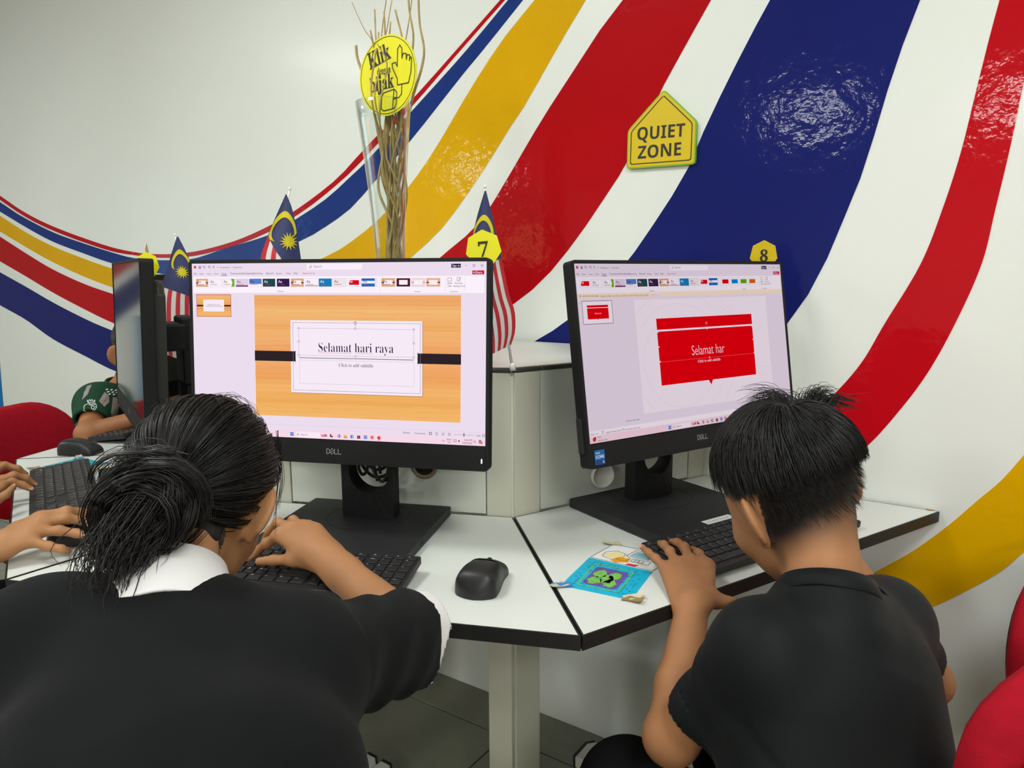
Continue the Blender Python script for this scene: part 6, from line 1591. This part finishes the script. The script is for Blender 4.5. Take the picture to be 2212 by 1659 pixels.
# ------------------------------------------------------------------ person off the left edge, whose hands reach into view
lp = thing('person', 'person reaching in from the left edge with one hand on a mouse', 'person', Matrix.Translation((-1.22, 1.27, .47)))
pW = at(2, 1180, 1.128)
pF = [[at(86, 1119, 1.180), at(144, 1104, 1.204), at(178, 1107, 1.228), atz(198, 1113, .808)],
      [at(80, 1133, 1.170), at(141, 1119, 1.190), at(180, 1125, 1.208), atz(200, 1131, .810)],
      [at(72, 1149, 1.156), at(128, 1146, 1.166), at(165, 1152, 1.176), atz(187, 1157, .804)],
      [at(60, 1168, 1.138), at(105, 1180, 1.132), at(132, 1186, 1.134), atz(150, 1190, .7785)]]
pT = [at(35, 1140, 1.165), at(82, 1128, 1.195), at(120, 1126, 1.205), at(150, 1126, 1.212)]
rh = hand_sdf(pW, pF, pT, pr=.0185, fr=(.0098, .0086, .0076, .0066), normal=(-.15, -.25, .95), palm_f=.72)
qW = at(-62, 1084, 1.36)
qF = [[at(-6, 1040, 1.44), atz(29, 1027, .829), atz(56, 1033, .818), atz(73, 1045, .8035)],
      [at(-14, 1032, 1.46), atz(22, 1012, .832), atz(52, 1020, .822), atz(70, 1032, .8045)],
      [at(-22, 1026, 1.48), atz(10, 1005, .830), atz(38, 1012, .820), atz(56, 1024, .8045)],
      [at(-28, 1024, 1.50), atz(-4, 1003, .826), atz(20, 1009, .815), atz(34, 1018, .802)]]
qF[0], qF[1] = [at(-2, 1052, 1.40), atz(26, 1041, .822), atz(50, 1048, .812), atz(65, 1056, .8030)], qF[0]
qT = [at(-40, 1082, 1.36), at(-12, 1082, 1.345), at(14, 1068, 1.36), at(29, 1052, 1.385)]
lh = hand_sdf(qW, qF, qT, pr=.0180, fr=(.0094, .0084, .0074, .0064), normal=(-.15, -.25, .95), palm_f=.72, s=.95)
sR, sL_ = Vector((-1.14, 1.02, .97)), Vector((-1.36, 1.36, .97)); eR, eL = Vector((-1.06, .93, .76)), Vector((-1.34, 1.33, .745))
pelv = Vector((-1.22, 1.27, .53)); chest = Vector((-1.23, 1.21, .84)); uxx = Vector((.54, -.84, 0))
tor = U_(.05, *[cone(pelv + uxx * s_ * .06, chest + uxx * s_ * .07, .10, .09) for s_ in (-1, 1)], cone(sR, sL_, .05, .05), cone(Vector((-1.22, 1.18, 1.0)), sR, .05, .045), cone(Vector((-1.22, 1.18, 1.0)), sL_, .05, .045))
hf = Matrix.Translation((-1.16, 1.20, 1.17)) @ RZ(math.radians(-57)) @ RX(math.radians(-22))
bod = U_(.02, head_sdf(hf, 1.0), cone(hf @ Vector((0, -.03, -.04)), Vector((-1.22, 1.18, .97)), .044, .050), tor, U_(.010, U_(.012, cone(sR, eR, .042, .036), cone(eR, pW, .036, .0235)), rh), U_(.010, U_(.012, cone(sL_, eL, .042, .036), cone(eL, qW, .035, .023)), lh))
me, V = sdf_mesh('body', bod, .0034, smooth=1); put('body', me, m_skin, lp); eyes(hf, 1.0, lp)
nails(pF, [(.05, -.35, .93), (.05, -.4, .92), (.05, -.45, .9), (.05, -.55, .85)], lp, r=.0056, s=1.12)
nails(qF[:2] + [qT], [(.3, -.3, .9), (.3, -.3, .9), (-.2, -.6, .75)], lp, r=.0052, s=1.05)
sh = U_(.045, *[cone(pelv - Vector((0, 0, .05)) + uxx * s_ * .066, chest + uxx * s_ * .074, .112, .105) for s_ in (-1, 1)], cone(sR, sL_, .066, .066), cone(Vector((-1.22, 1.18, .97)), sR, .06, .06), cone(Vector((-1.22, 1.18, .97)), sL_, .06, .06), cone(sR, lerp(sR, eR, .7), .06, .055), cone(sL_, lerp(sL_, eL, .7), .06, .055))
def lpost(P, d): return np.maximum(d + .002 * noise3(P, 20, 31, 2), -cone((-1.215, 1.19, 1.0), (-1.16, 1.20, 1.17), .052, .07).ev(P, .06))
me, _ = sdf_mesh('grey_shirt', sh, .007, lpost); put('grey_shirt', me, mat('grey shirt cloth', lin(70, 74, 80), rough=.9), lp)
hairb = ell(hf @ Vector((0, -.016, .034)), [.081, .100, .089], hf.to_3x3())
hfi = np.array(hf.inverted().to_3x3())
def hb(P, d): L = (P - V3(hf.translation)) @ hfi.T; return np.maximum(d, np.where(L[:, 1] > 0, .02 + .8 * L[:, 1], -.03) - L[:, 2])
me, _ = sdf_mesh('hair', U_(.01, hairb), .005, hb, smooth=2); put('hair', me, m_hair, lp)
legs(lp, (-1.22, 1.27, .53), (.84, .54, 0), .075, .34, .46)

# ------------------------------------------------------------------ boy in the green jersey (far left)
m_jg = mat('dark green jersey', lin(30, 66, 48), rough=.8, spec=.2)
m_jbeige = mat('grey-pink jersey stripe', lin(150, 142, 136), rough=.85)
m_jred = mat('red jersey line', lin(140, 60, 60), rough=.85)
m_jwhite = mat('white jersey print', lin(222, 224, 220), rough=.7)
m_jdark = mat('black jersey panel', (0.012, 0.014, 0.014), rough=.85)
m_skin_f = mat('warm tan skin', lin(158, 104, 66), rough=.55, sss=.06, attr=('crop', (0.02, 0.018, 0.017)))
fp_ = thing('person', 'boy in a dark green jersey behind the switched-off monitor at the far left', 'person', Matrix.Translation((-1.30, 2.28, .47)))
FS = .98
FH = head_frame(at(252, 768, 2.215), 1, -118, 14, 0, FS)      # face turned towards the camera's right
fn = at(270, 838, 2.26)
fR, fL = at(210, 872, 2.17), at(372, 866, 2.46)
fE, fW = at(190, 938, 2.06), at(318, 898, 2.13)
chest = at(275, 960, 2.26); pelv = Vector((-1.28, 2.30, .53)); u5 = (fL - fR).normalized()
f5 = [[fW + Vector((.055, .012 + .017 * (1.5 - i), .012)), fW + Vector((.085, .016 + .018 * (1.5 - i), .014)), fW + Vector((.102, .018 + .018 * (1.5 - i), .006)), fW + Vector((.112, .02 + .018 * (1.5 - i), -.004))] for i in range(4)]
t5 = [fW + Vector((.012, .028, 0)), fW + Vector((.035, .044, 0)), fW + Vector((.055, .050, -.004)), fW + Vector((.070, .054, -.008))]
h5 = hand_sdf(fW, f5, t5, pr=.015, s=.92)
gE5, gW5 = at(420, 905, 2.42), at(372, 868, 2.40)
g5 = [[at(383 + 4 * i, 858 + 3 * i, 2.375 + .014 * i), at(394 + 3 * i, 850 + 3 * i, 2.36 + .012 * i), at(402 + 2 * i, 850 + 4 * i, 2.35 + .012 * i), at(408 + 1 * i, 854 + 5 * i, 2.345 + .012 * i)] for i in range(4)]
s5 = [at(376, 866, 2.385), at(385, 868, 2.36), at(394, 869, 2.345), at(402, 869, 2.335)]
gh5 = hand_sdf(gW5, g5, s5, pr=.014, s=.85)
arms = [U_(.012, cone(fR, fE, .036, .032), cone(fE, fW, .033, .022), ell(fE, [.034] * 3)), U_(.012, cone(fL, gE5, .034, .030), cone(gE5, gW5, .029, .020))]
tor = U_(.05, cone(pelv, chest, .11, .10), cone(fR, fL, .045, .045), cone(fn - Vector((0, 0, .03)), fR, .045, .042), cone(fn - Vector((0, 0, .03)), fL, .045, .042))
bod = U_(.02, head_sdf(FH, FS), cone(FH @ Vector((0, -.028, -.04)), fn - Vector((0, 0, .03)), .042, .048), tor, U_(.01, arms[0], h5), U_(.01, arms[1], gh5))
me, V = sdf_mesh('body', bod, .0034, smooth=1)
Li5 = np.array(FH.inverted().to_3x3()); L = (V - V3(FH.translation)) @ Li5.T / FS
crop = sstep(-.030, .000, L[:, 2]) * (1 - sstep(.004, .02, L[:, 1] - .75 * np.maximum(L[:, 2] - .01, 0))) * (np.linalg.norm(L, axis=1) < .17)
crop = np.where((np.abs(L[:, 0]) > .071) & (L[:, 2] < .022) & (L[:, 1] > -.036), 0, crop)
set_attr(me, 'crop', crop); put('body', me, m_skin_f, fp_); eyes(FH, FS, fp_)
hb5 = ell(FH @ Vector((0, -.014 * FS, .030 * FS)), [.0745 * FS, .0945 * FS, .0850 * FS], FH.to_3x3())
def hp5(P, d): L = (P - V3(FH.translation)) @ Li5.T / FS; return np.maximum(d, np.where(L[:, 1] > -.01, .030 + .85 * (L[:, 1] + .01), .02) - L[:, 2])
me, _ = sdf_mesh('hair', U_(.01, hb5), .0045, hp5, smooth=1); put('hair', me, m_hair, fp_)
fx = (fE - fR).normalized()
jt = U_(.035, cone(pelv - Vector((0, 0, .04)), chest, .122, .112), cone(fR, fL, .054, .054), cone(fn - Vector((0, 0, .03)), fR, .052, .050), cone(fn - Vector((0, 0, .03)), fL, .052, .05), cone(chest, lerp(fR, fL, .5), .11, .065), cone(fR, lerp(fR, fE, .95), .052, .050), cone(fL, lerp(fL, gE5, .8), .05, .045))
def fpost(P, d):
    d = d + .0016 * noise3(P, 26, 41, 2)
    h = halfspace(P, lerp(fR, fE, .60), fx); act = (halfspace(P, lerp(fR, fE, .2), fx) > 0) & (cone(fR, fE + fx * .1, .075, .075).ev(P, .06) < 0)
    d = np.where(act, np.maximum(d, h), d)
    inner = cone(lerp(fR, fE, .3), fE + fx * .1, .041, .046).ev(P, .06); d = np.where(act & (h > -.03), np.maximum(d, -inner), d)
    nk = cone(fn + Vector((0, 0, .005)), fn + Vector((.02, -.02, .13)), .050, .062).ev(P, .06)
    return np.maximum(d, -nk)
me, JV = sdf_mesh('green_jersey', jt, .0044, fpost, smooth=1)
put('green_jersey', me, m_jg, fp_)
from mathutils.bvhtree import BVHTree
me.calc_loop_triangles(); JB = BVHTree.FromPolygons([v.co.copy() for v in me.vertices], [tuple(p.vertices) for p in me.polygons])
def decal(poly, m, nm, off=.0016, w=None, lab=None):
    """print laid onto the jersey surface where the photo shows it"""
    g = G(); o = Vector((0, 0, CZ))
    def hit(u, v):
        d = (at(u, v, 1.0) - o).normalized(); h = JB.ray_cast(o + d * 1.2, d, 3.0)
        return (h[0] + h[1] * off) if h[0] is not None else None
    if w is None:
        us = [p[0] for p in poly]; vs_ = [p[1] for p in poly]
        n = len(poly); 
        P = [hit(*p) for p in poly]; c = hit(sum(us) / n, sum(vs_) / n)
        if c is None or any(p is None for p in P): return
        rows = [[c.lerp(p, t) for p in P + [P[0]]] for t in (0, .5, 1)]
        rows[1] = [hit(sum(us) / n + (poly[i % n][0] - sum(us) / n) * .5, sum(vs_) / n + (poly[i % n][1] - sum(vs_) / n) * .5) or rows[1][i] for i in range(n + 1)]
        g.grid(rows, 0, True)
    else:
        for a, b in zip(poly, poly[1:]):
            L = math.hypot(b[0] - a[0], b[1] - a[1]) or 1; nx, ny = -(b[1] - a[1]) / L * w / 2, (b[0] - a[0]) / L * w / 2
            q = [hit(a[0] + nx, a[1] + ny), hit(b[0] + nx, b[1] + ny), hit(b[0] - nx, b[1] - ny), hit(a[0] - nx, a[1] - ny)]
            if all(x is not None for x in q): g.add(q, [(0, 1, 2, 3)])
    if g.v: put(nm, g.mesh(nm, []), m, fp_, lab)
Zf = lambda x, y: (x / 5.267, 620 + y / 5.267)
for q in ([(995, 1130), (1045, 1115), (1000, 1225), (965, 1260), (935, 1290), (960, 1200)], [(1190, 1195), (1235, 1240), (1240, 1310), (1185, 1365), (1125, 1300)], [(1280, 1255), (1340, 1260), (1356, 1340), (1335, 1420), (1330, 1500), (1235, 1525), (1262, 1400)], [(1065, 1445), (1120, 1455), (1158, 1490), (1155, 1545), (1110, 1510), (1060, 1490)], [(880, 1520), (915, 1470), (870, 1560), (850, 1570)]):
    decal([Zf(*p) for p in q], m_jbeige, 'jersey_stripe')
for q in ([(1222, 1250), (1160, 1340)], [(1310, 1265), (1290, 1510)], [(1125, 1465), (1118, 1505)], [(985, 1150), (950, 1260)], [(1150, 1290), (1215, 1300)]): decal([Zf(*p) for p in q], m_jred, 'red_line', .0024, .8)
for i in range(3):
    for j in range(3):
        x, y = 1195 + 50 * i + 14 * j, 1165 + 26 * j + 4 * i
        decal([Zf(x, y + 4), Zf(x + 26, y - 4), Zf(x + 34, y + 8), Zf(x + 10, y + 16)], m_jwhite, 'white_check', .0026)
# lion's head with a crown on the sleeve, white line print
for q in ([(995, 1290), (1008, 1312), (1022, 1284), (1036, 1308), (1048, 1283), (1062, 1308), (1082, 1290), (1074, 1318), (1005, 1322), (995, 1290)],
          [(1000, 1335), (970, 1350), (958, 1375), (966, 1385), (953, 1400), (968, 1402), (960, 1420), (980, 1402), (975, 1425), (1000, 1413), (1040, 1416), (1075, 1400), (1096, 1378), (1096, 1350), (1080, 1325)],
          [(1005, 1330), (1040, 1340), (1080, 1330)], [(1010, 1345), (1045, 1352), (1085, 1345)], [(1040, 1365), (1060, 1362), (1075, 1372), (1060, 1390), (1042, 1385), (1040, 1365)], [(1080, 1365), (1092, 1372)]):
    decal([Zf(*p) for p in q], m_jwhite, 'sleeve_crest', .0028, 1.25)
# collar
collar_ring('jersey_collar', fn + Vector((0, 0, .018)), (.1, -.1, 1), (1, 0, 0), .050, .064, .018, .016, m_jg, fp_, .012, wav=.002)
legs(fp_, (-1.28, 2.30, .53), (.92, -.35, 0), .065, .30, .46, splay=.035)

# ------------------------------------------------------------------ red chairs
m_redf = mat('red chair fabric', lin(164, 14, 34), rough=.85, spec=.2, var=.10, vscale=60, bump=.08, bscale=500)
m_shell = mat('black chair shell', (0.014, 0.014, 0.015), rough=.5, spec=.3)
m_chrome = mat('chair steel', (.45, .45, .46), rough=.25, metal=1)
def chair_meshes():
    out = {}
    def pad(w, h, th, r, bend, puff):
        g = G(); rows = []; n = 40
        for ring_, (k, z) in enumerate([(0.0, .5), (.45, .5), (.8, .44), (.94, .30), (1.0, .0), (.94, -.30), (.8, -.44), (0.0, -.46)]):
            pts = rrect(w * k, h * k, min(r * k, w * k / 2, h * k / 2) if k else 0, 9) if k else [(0, 0)] * 40
            rows.append([(x, y, z * th + puff * (1 - k * k) * (1 if z > 0 else 0) + bend * (2 * x / w) ** 2) for x, y in pts] )
            rows[-1].append(rows[-1][0])
        g.grid(rows, 0, True); return g
    # back: plane x across, y up, z towards the sitter
    out['back_pad'] = pad(.43, .36, .055, .17, .045, .012).mesh('backrest', [m_redf])
    g = G(); o = pad(.37, .30, .022, .15, .040, 0); g.add([(x, y, z - .034) for x, y, z in o.v], o.f, 0, True); g.box((0, -.15, -.055), (.075, .22, .02), 0, None, .006); out['back_shell'] = g.mesh('back_shell', [m_shell])
    out['seat'] = pad(.45, .44, .065, .12, -.012, .010).mesh('seat', [m_redf])
    g = G(); g.prism(rrect(.40, .39, .10, 6), -.05, -.028, 0, None, .006); g.tube(crom([(0, -.10, -.05), (0, -.22, -.055), (0, -.285, -.02), (0, -.30, .10), (0, -.295, .22)], 5), .016, 8); out['underframe'] = g.mesh('underframe', [m_shell])
    g = G(); g.tube([(0, 0, -.05), (0, 0, -.20)], .026, 14); g.tube([(0, 0, -.18), (0, 0, -.33)], .018, 14); out['gas_lift'] = g.mesh('gas_lift', [m_chrome])
    g = G(); g.tube([(0, 0, 0), (0.10, 0, .004), (.27, 0, -.03)], [.022, .02, .014], 8); out['base_arm'] = g.mesh('base_arm', [m_shell])
    g = G(); g.lathe([(0, -.012), (.024, -.012), (.0265, -.008), (.0265, .008), (.024, .012), (0, .012)], 18, 0, RX(PI / 2)); g.tube([(0, 0, .02), (0, 0, .05)], .008, 8); out['caster'] = g.mesh('caster', [m_shell])
    return out
CHM = chair_meshes()
def chair(x, y, face_deg, label, seat_z=.455, recline=8, back_h=.30):
    t = thing('office_chair', label, 'chair', Matrix.Translation((x, y, seat_z)) @ RZ(math.radians(face_deg - 90)), 'red office chairs')
    P = lambda nm, k, M, par=t: link(bpy.data.objects.new(nm, CHM[k]), par, M)
    bk = T3(0, -.245, back_h) @ RX(PI / 2 + math.radians(recline)) @ RY(PI)
    bk = T3(0, -.245, back_h) @ RX(math.radians(recline)) @ frame((0, 0, 0), (-1, 0, 0), (0, 0, 1), (0, 1, 0))
    P('backrest', 'back_pad', bk); P('back_shell', 'back_shell', bk); P('seat', 'seat', T3(0, 0, -.035)); P('underframe', 'underframe', T3(0, 0, -.03)); P('gas_lift', 'gas_lift', T3(0, 0, -.03))
    for i in range(5):
        a = 2 * PI * i / 5 + .3; M = RZ(a) @ T3(0, 0, -seat_z + .095); arm = P('base_arm', 'base_arm', M); P('caster', 'caster', T3(.265, 0, -.0685), arm)
    return t
chair(-1.36, 2.24, -14, 'red office chair behind the boy in the green jersey at the far left', .455, 8, .19)
chair(1.0, .86, -78, 'dark red chair back standing against the mural wall at the right edge', .40, 6, .225)
chair(.612, .87, 98, 'red office chair with black shell cut off by the lower right corner', .44, 8, .315)
chair(-.25, .37, 98, 'red office chair under the person with the hair bun', .455, 8, .20)
chair(-1.22, 1.28, 33, 'red office chair under the person reaching in from the left edge', .455, 8, .27)
